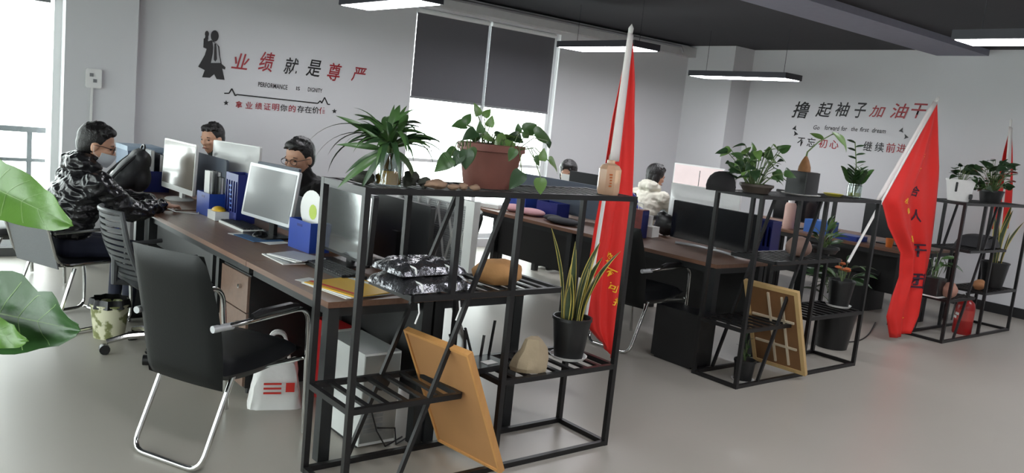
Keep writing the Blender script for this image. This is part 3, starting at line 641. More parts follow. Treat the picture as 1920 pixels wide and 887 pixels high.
# plastic bottle on rack 1
ORG = mat('orange_drink', (196, 112, 46), .15, 0, .3, 30, trans=.25)
FROST = mat('frosted_clear_plastic', (224, 188, 156), .3, 0, .12, trans=.45)
p = at(1140, 355, 2.93, RH); t = thing('drink_bottle', 'squat clear bottle with orange drink before the red flag', 'bottle', p, .1)
MB().lathe([(.001, .003), (.05, .003), (.055, .02), (.055, .058), (.001, .058)], 8, M=Matrix.Rotation(PI/8, 4, 'Z')).build('drink', ORG, t, ang=30)
MB().lathe([(.001, 0), (.052, 0), (.058, .018), (.058, .125), (.045, .145), (.02, .155), (.02, .17), (.001, .17)], 8, M=Matrix.Rotation(PI/8, 4, 'Z')).build('shell', FROST, t, ang=30)
for k in range(5): MB().box((-.036+.005*math.sin(k), -.043, .045+.014*k), (.03, .002, .007)).build('print_mark', mat('orange_print', (170, 84, 20), .5), t, smooth=False)
# snake plant and pot on rack 1
SNK = mat('snake_leaf_centre', (58, 72, 44), .45, 0, .35, 26); SNE = mat('snake_leaf_edge', (198, 178, 92), .45)
def snake(label, p, r0, r1, h, specs, m=BPOT, saucer=WHITEP):
    t = thing('snake_plant', label, 'plant', p); potted(t, r0, r1, h, m, saucer)
    for k, (dx, dy, az, lean, L, W, tw) in enumerate(specs):
        def fn(u, v, e=1.0, off=0):
            s = (2*v-1)*e; w_ = W*(.5+.5*math.sin(PI*min(1, u*.8+.12)))*(1-u**6)/2; a = az+PI/2+tw*u
            q = Vector((dx, dy, h-.03))+Vector((math.cos(az), math.sin(az), 0))*(lean*L*u*u)+Vector((0, 0, L*u*(1-.2*abs(lean)*u)))
            return q+Vector((math.cos(a), math.sin(a), 0))*(s*w_)+Vector((math.cos(a-PI/2), math.sin(a-PI/2), 0))*(.25*w_*abs(s)+off)
        lf = MB().grid(lambda u, v: fn(u, v, .72), 12, 4).build('leaf', SNK, t, ang=80, solid=.002)
        for sg in (0, 1): MB().grid(lambda u, v: fn(u, (.5+(.36+.14*v)) if sg else .14*v, 1.0), 12, 1).build('leaf_margin', SNE, lf, ang=80, solid=.002)
p = at(1066, 660, 3.045, ZLR+.004); rnd = random.Random(11)
snake('tall snake plant in a black pot on nearest rack', p, .075, .1, .215, [(-.05, .02, 2.6, .22, .5, .05, .3), (-.03, -.02, 2.9, .1, .26, .045, .2), (0, .02, 1.2, .1, .42, .045, .5), (.01, -.02, -.4, .15, .36, .05, .4), (.03, .01, .1, .3, .44, .045, .5), (.04, -.02, -.3, .45, .42, .04, .3), (.0, -.04, -1.2, .1, .30, .045, .6), (.05, .02, .2, .5, .36, .04, .3), (-.02, .03, .6, .2, .38, .04, .2), (.03, -.03, -.6, .25, .28, .04, .2), (-.04, 0, 3.4, .05, .2, .04, .2)])
# router with antennas
p = at(905, 690, 3.06, ZLR); t = thing('wifi_router', 'black router with raised antennas on lower shelf', 'router', p, .1)
MB().prism(rrect(.22, .15, .02), 0, .028).build('body', BLACKP, t); MB().box((.02, -.02, .029), (.07, .05, .002)).build('label_sticker', PAPER, t, smooth=False)
for x, dx, y, h_ in ((-.1, -.06, .07, .16), (-.05, -.01, .075, .17), (.0, -.06, .075, .18), (.05, .02, .075, .13), (.1, .03, .07, .2)): MB().bar((x, y, .02), (x+dx, y+.01, h_), .012, .008).build('antenna', BLACKP, t, smooth=False)
# foil bags on the middle shelf
FOIL = mat('crinkled_black_silver_film', (116, 116, 120), .14, .85, .7, 22, 1.0, 26)
for lab, px, py, Y, z, sx, sy, h_, sd in (('lower crinkled black plastic pack on middle shelf', 790, 545, 3.04, ZM, .40, .30, .095, 3), ('upper silver crinkled plastic pack on middle shelf', 785, 520, 3.07, ZM+.062, .36, .25, .085, 8)):
    p = at(px, py, Y, z); b = MB()
    def fn(u, v, sg):
        k = (max(0, 1-(2*u-1)**4)*max(0, 1-(2*v-1)**4))**.5; n_ = mnoise.noise(Vector((u*7, v*7, sd)))*.014+mnoise.noise(Vector((u*17, v*17, sd)))*.007
        return Vector(((u-.5)*sx+n_*.6, (v-.5)*sy+n_*.6, (h_*k*.62+n_*k if sg > 0 else 0)+.004))
    b.grid(lambda u, v: fn(u, v, 1), 30, 24); b.grid(lambda u, v: fn(u, v, 0), 30, 24)
    t = thing('plastic_pack', lab, 'bag', p, .05); b.build('film', FOIL, t, ang=35)
    for xx in (-.12, .06): MB().tube(bend([(xx, -sy/2+.05, h_*.5), (xx+.01, -sy/2-.004, h_*.45), (xx+.012, -sy/2-.004, .012)], 3, .02), .004, 6).build('white_tie', WHITEP, t)
for lab, px in (('white string hanging under the foil packs', 786), ('white string hanging right of the brace', 862)):
    p = at(px, 558, 2.852, ZM-.03); o = MB().tube([(0, 0, 0), (.004, -.004, -.04), (-.012, -.004, -.085)], .0035, 6).build('string', WHITEP); o.location = p; tag(o, lab, 'string')
# wooden boards leaning inside the racks
def board(label, b0, b1, t0, th, m, lattice=None):
    b0, b1, t0 = map(Vector, (b0, b1, t0)); t = thing('wooden_board', label, 'board', b0); e1 = (b1-b0); L = e1.length; e1.normalize(); e2 = t0-b0; Hh = e2.length; e2 = (e2-e1*e2.dot(e1)).normalized(); n = e1.cross(e2)
    M = Matrix((e1, e2, n)).transposed().to_4x4(); fw = .03 if lattice else .014
    f = MB(); f.bb((0, 0, 0), (L, fw, th), M); f.bb((0, Hh-fw, 0), (L, Hh, th), M); f.bb((0, fw, 0), (fw, Hh-fw, th), M); f.bb((L-fw, fw, 0), (L, Hh-fw, th), M); f.build('frame', m, t, smooth=False)
    MB().bb((fw, fw, th*.25), (L-fw, Hh-fw, th*(.6 if lattice else .96)), M).build('panel', mat('brown_hardboard', (168, 122, 78), .6, 0, .12, 5) if not lattice else lattice[0], t, smooth=False)
    if lattice:
        for (x0, y0, x1, y1) in lattice[1]: MB().bar(M @ Vector((x0*L, y0*Hh, th*lattice[2])), M @ Vector((x1*L, y1*Hh, th*lattice[2])), .016, .012, up=n).build('lattice_strip', mat('pale_pine_strip', (198, 184, 160), .6), t, smooth=False)
    return t
b0 = PZ(938, 889, .028); b1 = b0+Vector((-.05, .44, 0)); t0 = PY(868, 663, b0.y)
board('plain wooden drawing board leaning in the nearest rack', b0, b1, t0, .03, LWOOD, None)
PALEW = woodmat('pale_pine_frame', (178, 146, 96), (200, 170, 120), .5, 2, (9, 9, 1))
q = PZ(1510, 706, .028)
board('lattice strip wooden board leaning in the middle rack', q, q+Vector((-.02, .43, 0)), PY(1492, 549, q.y), .03, PALEW, (mat('brown_board_face', (120, 84, 52), .6, 0, .2, 6), [(.3, .08, .3, .9), (.55, .08, .55, .92), (.12, .3, .9, .3), (.12, .62, .9, .62)], .1))

# ------------------------------------------------------------------ flags
POLEM = mat('white_flag_pole', (212, 210, 206), .4, 0, .04)
def flag(label, base, top, left, right, planeY, folds, amp, texts, sleeve=None, ny=40, nx=26):
    """left/right: pixel polylines of the cloth edges, top to bottom, on plane y = planeY"""
    t = thing('red_flag', label, 'flag', base); B = Vector(base)
    MB().tube([(0, 0, 0), Vector(top)-B], .011, 10).build('pole', POLEM, t)
    d = (Vector(top)-B).normalized(); MB().lathe([(.001, 0), (.014, 0), (.016, .03), (.001, .06)], 10, M=Matrix.Translation(Vector(top)-B) @ d.to_track_quat('Z', 'Y').to_matrix().to_4x4()).build('finial', POLEM, t)
    def poly(pl, s):
        s *= len(pl)-1; i = min(int(s), len(pl)-2); k = s-i; return pl[i][0]*(1-k)+pl[i+1][0]*k, pl[i][1]*(1-k)+pl[i+1][1]*k
    def fn(u, v):
        l, r = poly(left, u), poly(right, u); x, y = l[0]*(1-v)+r[0]*v, l[1]*(1-v)+r[1]*v
        q = PY(x, y, planeY)-B; k = min(1, u*4)
        q.y += amp*k*(math.sin(folds*v*2*PI+u*2.2)+.35*math.sin(folds*2.3*v*2*PI-u*5+1)); return q
    MB().grid(fn, ny, nx).build('cloth', RED, t, ang=180, solid=.002)
    for s, u, v, size, m, rot in texts:
        me = text_mesh(s, 0, .02)
        for vx in me.vertices:
            x, y = vx.co.x*size, vx.co.y*size; x, y = x*math.cos(rot)-y*math.sin(rot), x*math.sin(rot)+y*math.cos(rot)
            l, r = poly(left, u), poly(right, u); wv = max(.05, (PY(r[0], r[1], planeY)-PY(l[0], l[1], planeY)).length); a, c_ = poly(left, 0), poly(left, 1); hv = (PY(a[0], a[1], planeY)-PY(c_[0], c_[1], planeY)).length
            q = fn(min(1, max(0, u-y/hv)), min(1, max(0, v+x/wv))); vx.co = q+Vector((-.002, -.006, 0))
        me.materials.append(m); me.update(); link_mesh('printed_character', me, t, Matrix())
    if sleeve:
        (a0, a1), (b0, b1) = sleeve
        MB().grid(lambda u, v: PY(a0[0]*(1-u)+b0[0]*u+(a1[0]*(1-u)+b1[0]*u-a0[0]*(1-u)-b0[0]*u)*v, a0[1]*(1-u)+b0[1]*u+(a1[1]*(1-u)+b1[1]*u-a0[1]*(1-u)-b0[1]*u)*v, planeY-.035-.012*math.sin(PI*v))-B, 12, 4).build('sleeve', FLAGW, t, ang=180, solid=.003)
    return t
INK = mat('dark_flag_print', (52, 22, 44), .6)
pb = PY(1097, 600, 3.10); pt = PY(1182, 62, 3.50)
flag('tall red flag standing in the snake plant pot', pb, pt, [(1180, 75), (1166, 140), (1152, 215), (1140, 290), (1128, 365), (1116, 430), (1106, 500), (1102, 560), (1106, 615), (1128, 640)], [(1186, 78), (1190, 150), (1190, 230), (1190, 310), (1189, 380), (1183, 440), (1176, 500), (1168, 560), (1160, 620), (1150, 676)], 3.31, 2.0, .018,
     [('势', .64, .50, .06, YEL, -.45), ('不', .69, .58, .055, YEL, -.4), ('可', .74, .66, .055, YEL, -.35), ('挡', .79, .76, .055, YEL, -.3)], (((1178, 60), (1187, 66)), ((1142, 303), (1160, 303))))
pb = PY(1590, 492, 3.42); pt = PY(1756, 190, 3.47)
flag('large red flag draped from the slanting pole', pb, pt, [(1755, 192), (1732, 240), (1705, 290), (1678, 335), (1655, 374), (1668, 425), (1692, 475), (1690, 520), (1677, 560), (1668, 595), (1674, 634)], [(1757, 192), (1756, 240), (1754, 290), (1752, 335), (1748, 380), (1744, 425), (1740, 470), (1734, 515), (1728, 555), (1722, 590), (1705, 622)], 3.50, 1.7, .03,
     [('先', .21, .60, .07, YEL, -.15), ('锋', .27, .62, .07, YEL, -.15), ('合', .36, .66, .1, INK, -.1), ('人', .46, .70, .11, INK, -.1), ('干', .60, .70, .13, INK, 0), ('团', .73, .70, .16, INK, 0), ('永', .40, .42, .055, YEL, -.3), ('争', .44, .45, .055, YEL, -.3), ('第', .55, .48, .06, YEL, -.2), ('一', .86, .45, .06, YEL, -.2), ('鼓', .89, .48, .065, YEL, -.15), ('致', .92, .50, .065, YEL, -.15)], (((1750, 188), (1757, 194)), ((1640, 378), (1657, 374))))
pb = PZ(1868, 520, ZLR+.1); pb = PY(1872, 470, 3.70); pt = PY(1895, 232, 3.76)
flag('furthest red flag behind the leafy plants', pb, pt, [(1892, 245), (1884, 280), (1877, 315), (1872, 350), (1866, 390), (1862, 430)], [(1897, 245), (1898, 280), (1898, 320), (1897, 355), (1894, 390), (1888, 428)], 3.80, 1.5, .012, [], (((1891, 236), (1898, 240)), ((1884, 350), (1893, 350))))

# ------------------------------------------------------------------ rack 2 contents
Y2 = 3.37
p = at(1418, 352, Y2, RH); t = thing('pothos_bowl', 'bushy heart leaf plant at left end of middle rack', 'plant', p)
potted(t, .08, .11, .06, mat('brown_clay_bowl', (70, 60, 52), .6), None)
leafy(t, (-.03, 0, .05), HEART, 60, .27, .04, .34, (-.6, .9), (.65, 1.05), 21, sy=.6)
p = at(1503, 352, Y2, RH); t = thing('bulb_plant', 'black square pot with pointed brown bulb and long stem', 'plant', p)
MB().prism(rrect(.17, .17, .012), .008, .165).build('pot', BPOT, t); MB().prism(rrect(.15, .15, .012), .165, .167).build('soil', SOIL, t)
MB().lathe([(.001, 0), (.13, 0), (.14, .008), (.001, .008)], 20).build('plate', WHITEP, t)
MB().lathe([(.001, .16), (.045, .165), (.042, .2), (.026, .245), (.01, .275), (.001, .28)], 14).build('bulb', mat('brown_bulb', (130, 88, 48), .7, 0, .3, 30, .3, 30), t)
R2 = lambda x, y, Y=Y2: rel(x, y, Y, p)
MB().tube([(0, 0, .27), R2(1514, 285), R2(1535, 266), R2(1560, 252), R2(1572, 250)], [.008, .006, .005, .004, .003], 6).build('stem', STEMM, t)
BIGL = leaf_mesh('big_leaf', .15, .06, 'lance', .4, .2, LEAFM[2])
for x, y, az, el, s in ((1560, 248, -.75, -.55, 1.1), (1575, 252, -.7, -.9, 1.0), (1545, 262, 2.4, .45, .8)): link_mesh('leaf', BIGL, t, leaf_M(R2(x, y), az, el, .7, s))
p = at(1601, 362, Y2, RH); t = thing('jar_plant', 'upright dark leaved plant in a short glass jar', 'plant', p); jar(t, .055, .105, .035, mat('pale_green_water', (196, 200, 120), .1, trans=.4))
st = MB(); rnd = random.Random(31)
for k in range(7):
    a = rnd.uniform(0, 6.28); le = rnd.uniform(.02, .12); h_ = rnd.uniform(.17, .30); tip = Vector((le*math.cos(a), le*math.sin(a), h_)); st.tube([(0, 0, .01), tip*.5+Vector((0, 0, .03)), tip], .004, 5)
    for j in range(10): u = .35+.065*j; link_mesh('leaf', OVAL[j % 2], t, leaf_M(tip*u+Vector((0, 0, .03*(1-u))), a+(1.2 if j % 2 else -1.2), .8, .4, 1.35))
st.tube([(0, 0, .05), R2(1595, 310)+Vector((p.x*0, 0, 0)) if False else Vector((-.03, 0, .25)), Vector((-.10, 0, .42))], .004, 5); st.build('stems', STEMM, t)
for k in range(6): link_mesh('leaf', OVAL[0], t, leaf_M(Vector((-.03-.013*k, 0, .26+.03*k)), 2.6 if k % 2 else -.6, .4, .4, 1.3))
p = at(1563, 360, Y2, RH); o = MB().lathe([(.001, 0), (.05, 0), (.075, .02), (.07, .02), (.045, .006), (.001, .006)], 18).build('dish', mat('yellow_green_dish', (190, 180, 60), .4)); o.location = p; tag(o, 'yellow green dish beside the short glass jar', 'dish')
p = at(1352, 352, 3.42, RH); b = MB().ell((0, 0, .03), (.12, .08, .1), None, 16, 10, .15, 2); b.v = [(x, y_, max(0, z)) for x, y_, z in b.v]; o = b.build('cloth_bag', mat('black_soft_cloth', (20, 19, 20), .9)); o.location = p; tag(o, 'black rounded cloth bag at left corner of middle rack', 'bag')
PKST = mat('pinkish_grey_rock', (138, 112, 100), .8, 0, .15, 14, .3, 30)
stone('round pinkish rock on middle shelf of middle rack', 1497, 472, 3.34, ZM, (.1, .09, .075), PKST, .2, .12, 12)
p = at(1547, 470, 3.42, ZM); t = thing('succulent_pot', 'spiky green succulents on middle shelf of middle rack', 'plant', p); potted(t, .08, .1, .05, BPOT)
leafy(t, (-.03, 0, .04), LANCE+[leaf_mesh('pale_lance', .16, .03, 'lance', .6, .3, LEAFM[2])], 26, .1, .02, .22, (.2, 1.2), (.45, .8), 33, sy=.7)
p = at(1571, 577, 3.37, ZLR+.004); t = thing('dry_plant_pot', 'tall black pot with orange dried flowers on middle rack', 'plant', p); potted(t, .075, .1, .21, BPOT, WHITEP); b = MB(); f = MB(); rnd = random.Random(8)
for k in range(6): a = rnd.uniform(0, 6.28); q = Vector((.06*math.cos(a), .06*math.sin(a), .2+rnd.uniform(.06, .16))); b.tube([(0, 0, .18), q], .003, 5); f.ell(q, (.028, .028, .012), None, 8, 5, .3, k)
b.build('stems', STEMM, t); f.build('flowers', mat('orange_dried_petal', (176, 92, 48), .7), t)['kind'] = 'stuff'
p = at(1393, 705, 3.30, .004); t = thing('small_pot', 'small black pot with saucer standing inside middle rack', 'plant', p); potted(t, .06, .072, .15, BPOT, WHITEP); leafy(t, (0, 0, .14), [OVAL[0], LANCE[0]], 8, .04, .04, .16, (.4, 1.2), (.6, .9), 5)
# tall leafy plant behind middle rack
p = Vector((6.62, 3.62, 0)); t = thing('floor_plant', 'dark leafy plant in black tub behind the slanting pole', 'plant', p); potted(t, .13, .17, .32, BPOT)
leafy(t, (0, 0, .3), [leaf_mesh('broad_leaf', .24, .07, 'lance', 1.0, .25, LEAFM[0]), LANCE[0], LANCE[1]], 30, .14, .2, .5, (-.1, 1.0), (.7, 1.2), 14)
# ------------------------------------------------------------------ rack 3 contents
Y3 = 3.46
p = at(1797, 368, Y3, RH); t = thing('potted_pothos', 'heart leaf plant in a white printed pot', 'plant', p); potted(t, .09, .125, .2, WHITEP, None)
MB().prism(rrect(.07, .05, .02), .0, .004, Matrix.Translation((.0, -.108, .05)) @ wallmat('A')).build('printed_mark', BLK, t)
MB().prism(rrect(.02, .09, .008), .0, .004, Matrix.Translation((-.118, -.02, .13)) @ wallmat('B')).build('printed_mark', BLK, t)
leafy(t, (0, 0, .18), [leaf_mesh('large_heart_leaf', .16, .11, 'heart', .8, .25, LEAFM[0]), HEART[0]], 16, .14, .04, .22, (-.2, .8), (.6, 1.0), 41)
p = at(1857, 372, Y3, RH); t = thing('bushy_plant', 'dense small leaved bush at right of furthest rack', 'plant', p); potted(t, .09, .11, .12, BPOT)
leafy(t, (0, 0, .1), [OVAL[0], OVAL[1], leaf_mesh('reddish_leaf', .05, .02, 'oval', .3, .2, mat('reddish_leaf', (120, 60, 52), .5)), HEART[0]], 90, .24, .0, .36, (-.3, 1.0), (.9, 1.5), 42, sy=.6)
p = at(1832, 462, Y3, ZM); t = thing('storage_bag', 'dark grey flat storage bag on furthest rack', 'bag', p, .1)
b = MB(); b.grid(lambda u, v: Vector(((u-.5)*.5, (v-.5)*.3, .01+.11*(max(0, 1-(2*u-1)**4)*max(0, 1-(2*v-1)**4))**.4)), 14, 10); b.grid(lambda u, v: Vector(((u-.5)*.5, (v-.5)*.3, .01)), 14, 10); b.build('bag_body', mat('dark_grey_nylon', (38, 37, 40), .7), t); MB().tube([(-.1, -.12, .1), (-.05, -.15, .13), (.05, -.15, .13), (.1, -.12, .1)], .008, 6).build('handle', BLACKP, t)
p = at(1749, 545, Y3, ZLL+.004); t = thing('potted_plant', 'drooping plant in black square pot behind second flag', 'plant', p); MB().prism(rrect(.16, .16, .01), 0, .17).build('pot', BPOT, t); MB().prism(rrect(.2, .2, .02), -.004, .006).build('saucer', WHITEP, t)
leafy(t, (0, 0, .16), [LANCE[0], LANCE[1]], 12, .08, .1, .3, (-.6, .9), (.7, 1.1), 43)
stone('pink rounded rock on the furthest rack', 1780, 545, 3.35, ZLL, (.085, .07, .075), mat('pink_rock', (172, 126, 110), .8, 0, .15, 14, .3, 30), .2, .15, 15)
stone('orange brown rock on the furthest rack', 1836, 535, 3.40, ZLR, (.08, .06, .05), mat('orange_rock', (160, 110, 72), .8, 0, .2, 14, .3, 30), .2, .3, 16)
p = at(1858, 540, 3.44, ZLR+.004)
snake('snake plant in a tall black pot on furthest rack', p, .095, .13, .26, [(0, 0, .2, .5, .7, .05, .3), (.03, .02, -.2, .25, .6, .05, .4), (-.03, 0, 2.6, .1, .5, .05, .4), (.04, -.03, -.6, .35, .5, .04, .3), (0, .04, 1.0, .15, .55, .045, .2), (.02, -.04, -1.0, .1, .35, .04, .3)], BPOT, None)
# fire extinguisher
p = PZ(1806, 626, 0); p.y = max(p.y, 3.42); t = thing('fire_extinguisher', 'red fire extinguisher standing in the furthest rack', 'extinguisher', (p.x, p.y, 0), -.6)
REDP = mat('red_enamel', (150, 26, 26), .3, 0, .06)
MB().lathe([(.001, 0), (.082, 0), (.088, .012), (.088, .27), (.075, .315), (.04, .345), (.024, .355), (.024, .37), (.001, .37)], 24).build('cylinder', REDP, t)
MB().tube([(0, 0, .365), (0, 0, .40)], .02, 12).build('valve', BLACKP, t); MB().bar((-.02, 0, .405), (.09, 0, .42), .02, .012).build('lever', BLACKP, t, smooth=False)
MB().tube(bend([(-.02, .02, .385), (-.09, .03, .37), (-.105, .03, .12)], 4, .05), .009, 8).build('hose', BLACKP, t)
for k, zz in enumerate((.20, .165)): MB().box((-.09, -.02+.03*k, zz), (.004, .05, .025), rz=0).build('white_print', PAPER, t, smooth=False)
MB().lathe([(.0885, .14), (.0887, .245)], 24).build('label_band', mat('pale_red_label', (172, 60, 54), .4), t)
# ------------------------------------------------------------------ desk clutter
def keyboard(label, loc, rz, body, keym, L=.44):
    t = thing('keyboard', label, 'keyboard', loc, rz); MB().bb((-.07, -L/2, 0), (.07, L/2, .016)).build('body', body, t, smooth=False); b = MB()
    for i in range(5):
        for j in range(16): b.box((-.052+.026*i, -L/2+.02+(L-.04)*(j+.5)/16, .02), (.02, (L-.04)/16-.005, .008))
    b.build('keys', keym, t, smooth=False)['kind'] = 'stuff'; return t
def mouse(label, loc, rz, m):
    t = thing('computer_mouse', label, 'mouse', loc, rz); b = MB().ell((0, 0, 0), (.055, .031, .036)); b.v = [(x, y, max(0, z)) for x, y, z in b.v]; b.build('body', m, t, ang=60)
    MB().tube([(.03, -.004, .03), (.03, .004, .03)], .008, 8).build('wheel', GREYP, t); return t
P75 = lambda x, y: PZ(x, y, DTM)
keyboard('black keyboard before the reflective black monitor', P75(655, 512)+Vector((-.06, .05, 0)), .0, BLACKP, mat('dark_keys', (40, 40, 42), .5))
keyboard('white edged keyboard before the tilted silver monitor', P75(452, 426), .0, WHITEP, mat('black_keys', (26, 26, 28), .5))
keyboard('dark keyboard under the hands of the masked man', (1.80, 6.40, DTM), 0, BLACKP, mat('dark_keys', (40, 40, 42), .5))
mt = P75(485, 447); t = thing('mouse_mat', 'blue mouse mat with white papers under it', 'mouse mat', mt, .1)
MB().bb((-.1, -.13, .002), (.1, .13, .006)).build('mat', mat('blue_mat', (52, 92, 136), .6), t, smooth=False); MB().box((.0, 0, .001), (.15, .42, .002), rz=.15).build('paper', PAPER, t, smooth=False)
mouse('black mouse on the blue mat', mt+Vector((.02, .03, .007)), .2, mat('gloss_black', (18, 18, 20), .2))
mouse('white mouse on the desk beside the masked man', PZ(296, 389, DTM), .3, WHITEP)
p0 = P75(318, 392); o = MB().tube([P75(296, 387)-p0+Vector((0, 0, .01)), P75(330, 398)-p0+Vector((0, 0, .004)), P75(372, 402)-p0+Vector((0, 0, .004)), P75(372, 385)-p0+Vector((0, 0, .02))], .004, 6).build('cable', WHITEP); o.location = p0; tag(o, 'white cable running along desk from white mouse', 'cable')
def filebox(label, loc, rz, L, W, h, m, h2=None):
    t = thing('file_box', label, 'file box', loc, rz); h2 = h2 or h; th = .005; f = MB()
    f.bb((-W/2, -L/2, 0), (W/2, L/2, th)); f.bb((-W/2, -L/2, th), (-W/2+th, L/2, h)); f.bb((W/2-th, -L/2, th), (W/2, L/2, h2)); f.bb((-W/2+th, -L/2, th), (W/2-th, -L/2+th, h)); f.bb((-W/2+th, L/2-th, th), (W/2-th, L/2, h)); f.build('tray', m, t, smooth=False)
    MB().bb((-W/2-.001, -L*.12, h-.035), (-W/2, L*.12, h-.02)).build('finger_slot', BLUED, t, smooth=False)
def folder(label, loc, rz, W, h, th, m, lean=0):
    t = thing('file_folder', label, 'folder', loc, rz); M = Matrix.Rotation(lean, 4, 'Y'); c = MB(); c.bb((-th/2, -W/2, 0), (-th/2+.003, W/2, h), M); c.bb((th/2-.003, -W/2, 0), (th/2, W/2, h), M); c.bb((-th/2+.003, W/2-.003, 0), (th/2-.003, W/2, h), M); c.build('cover', m, t, smooth=False)
    MB().bb((-th/2+.004, -W/2+.004, .003), (th/2-.004, W/2-.006, h-.006), M).build('pages', PAPER, t, smooth=False)
DKF = mat('dark_folder', (52, 52, 56), .5); GRF = mat('grey_folder', (128, 130, 132), .6); BRF = mat('brown_card', (150, 110, 74), .7)
b2 = Vector((2.19, 4.53, DTM)); filebox('blue file box between the black and silver monitors', b2, .05, .26, .13, .175, BLUEP)
folder('brown card folder in the blue file box', b2+Vector((.03, .05, .006)), .05, .12, .30, .02, BRF); folder('dark folder at the back of the blue file box', b2+Vector((.045, -.06, .006)), .05, .1, .27, .02, DKF)
t = thing('round_fan', 'white round hand fan with yellow green print in file box', 'fan', b2+Vector((-.01, -.03, .01)), .05)
Mf = Matrix(((0, 0, 1, 0), (1, 0, 0, 0), (0, 1, 0, .23), (0, 0, 0, 1)))
MB().prism([(.135*math.cos(a*PI/12), .115*math.sin(a*PI/12)) for a in range(24)], -.001, .001, Mf).build('fan_blade', WHITEP, t, smooth=False); MB().bb((-.002, -.008, 0), (.002, .008, .14)).build('handle', WHITEP, t, smooth=False)
MB().prism([(-.02+.045*math.cos(a*PI/6), -.01+.045*math.sin(a*PI/6)) for a in range(12)], -.0025, -.0012, Mf).build('print', mat('lime_print', (176, 196, 84), .6), t, smooth=False)
b1 = P75(385, 404); b1.x += .06; b1.y += .04; filebox('blue file box right of the white framed monitor', b1, .05, .22, .14, .16, BLUEP)
folder('white folder in the blue box by white monitor', b1+Vector((-.02, .05, .006)), .05, .09, .30, .02, PAPER); folder('dark grey folder in the blue box by white monitor', b1+Vector((.03, .04, .006)), .05, .11, .30, .03, DKF); folder('black folder in the blue box by white monitor', b1+Vector((.03, -.055, .006)), .05, .06, .27, .025, BLACKP)
def slotted(label, loc, rz, W, D, h):
    t = thing('slotted_basket', label, 'basket', loc, rz); n = 5; f = MB(); f.bb((-D/2, -W/2, 0), (D/2, W/2, .006)); f.bb((-D/2, -W/2, h-.05), (-D/2+.006, W/2, h)); f.bb((-D/2, -W/2, .006), (-D/2+.006, W/2, .07)); f.bb((D/2-.006, -W/2, .006), (D/2, W/2, h)); f.bb((-D/2+.006, -W/2, .006), (D/2-.006, -W/2+.006, h)); f.bb((-D/2+.006, W/2-.006, .006), (D/2-.006, W/2, h)); f.build('shell', BLUED, t, smooth=False)
    for k in range(n+1): y = -W/2+W*k/n; MB().bb((-D/2, max(-W/2, y-.009), .07), (-D/2+.006, min(W/2, y+.009), h-.05)).build('slat', BLUED, t, smooth=False)
    for k in range(6): MB().bb((-D/2-.002, -.02+.004*k, .09+k*.03), (-D/2-.001, .02+.004*k, .1+k*.03)).build('pale_mark', mat('pale_blue_label', (70, 110, 190), .5), t, smooth=False)
slotted('deep blue slotted basket behind the tape dispenser', (2.18, 5.60, DTM), .0, .22, .13, .33)
slotted('deep blue slotted basket on middle row seen through rack', (6.02, 4.02, DTM), .1, .2, .15, .28)
p = P75(418, 409); p.x -= .05; p.y -= .05
t = thing('tissue_box', 'small white box with yellow top before blue basket', 'box', p, .0)
MB().bb((-.05, -.075, 0), (.05, .075, .06)).build('box', WHITEP, t, smooth=False); b = MB().ell((0, 0, .06), (.045, .07, .03)); b.v = [(x, y, max(.06, z)) for x, y, z in b.v]; b.build('yellow_top', mat('yellow_plastic', (214, 170, 40), .45), t)
t = thing('sticky_note', 'pale green sticky note standing at silver monitor base', 'note', P75(462, 414)+Vector((.02, 0, 0)), .2); MB().bb((-.001, -.03, 0), (.001, .03, .06)).build('note', mat('pale_green_paper', (190, 206, 160), .7), t, smooth=False)
p = P75(543, 486); t = thing('paper_stack', 'stack of papers and grey magazine on nearest desk edge', 'papers', p, .1)
for k, (m, w_, l_) in enumerate(((PAPER, .2, .3), (GRF, .19, .27), (PAPER, .18, .26), (mat('pale_cover', (176, 176, 180), .4), .18, .25))): MB().box((.01*k, -.01*k, .003+.006*k), (w_, l_, .0055), rz=.12*(k-1)).build('sheet_bundle', m, t, smooth=False)
t = thing('envelope_stack', 'yellow and white courier envelopes at the near desk corner', 'envelopes', P75(655, 541), .15)
YENV = mat('yellow_envelope', (226, 178, 36), .5, 0, .06, 6)
for k in range(3): MB().box((.006*k, -.008*k, .002+.005*k), (.30, .36, .0045), rz=.05*k).build('envelope', PAPER if k < 2 else YENV, t, smooth=False)
MB().box((-.1, -.016, .0155), (.02, .34, .001), rz=.1).build('red_stripe', mat('red_print', (200, 40, 30), .5), t, smooth=False); MB().box((.125, -.02, .0155), (.03, .33, .001), rz=.1).build('white_band', PAPER, t, smooth=False)
t = thing('loose_paper', 'loose white sheet beside the courier envelopes', 'paper', P75(588, 528), .4); MB().box((0, 0, .001), (.1, .15, .002)).build('sheet', PAPER, t, smooth=False)
t = thing('cardboard_box', 'small tan carton left of the black reflective monitor', 'box', (2.31, 4.45, DTM), 0); MB().bb((-.04, -.04, 0), (.04, .04, .14)).build('carton', mat('tan_carton', (176, 130, 92), .7), t, smooth=False)
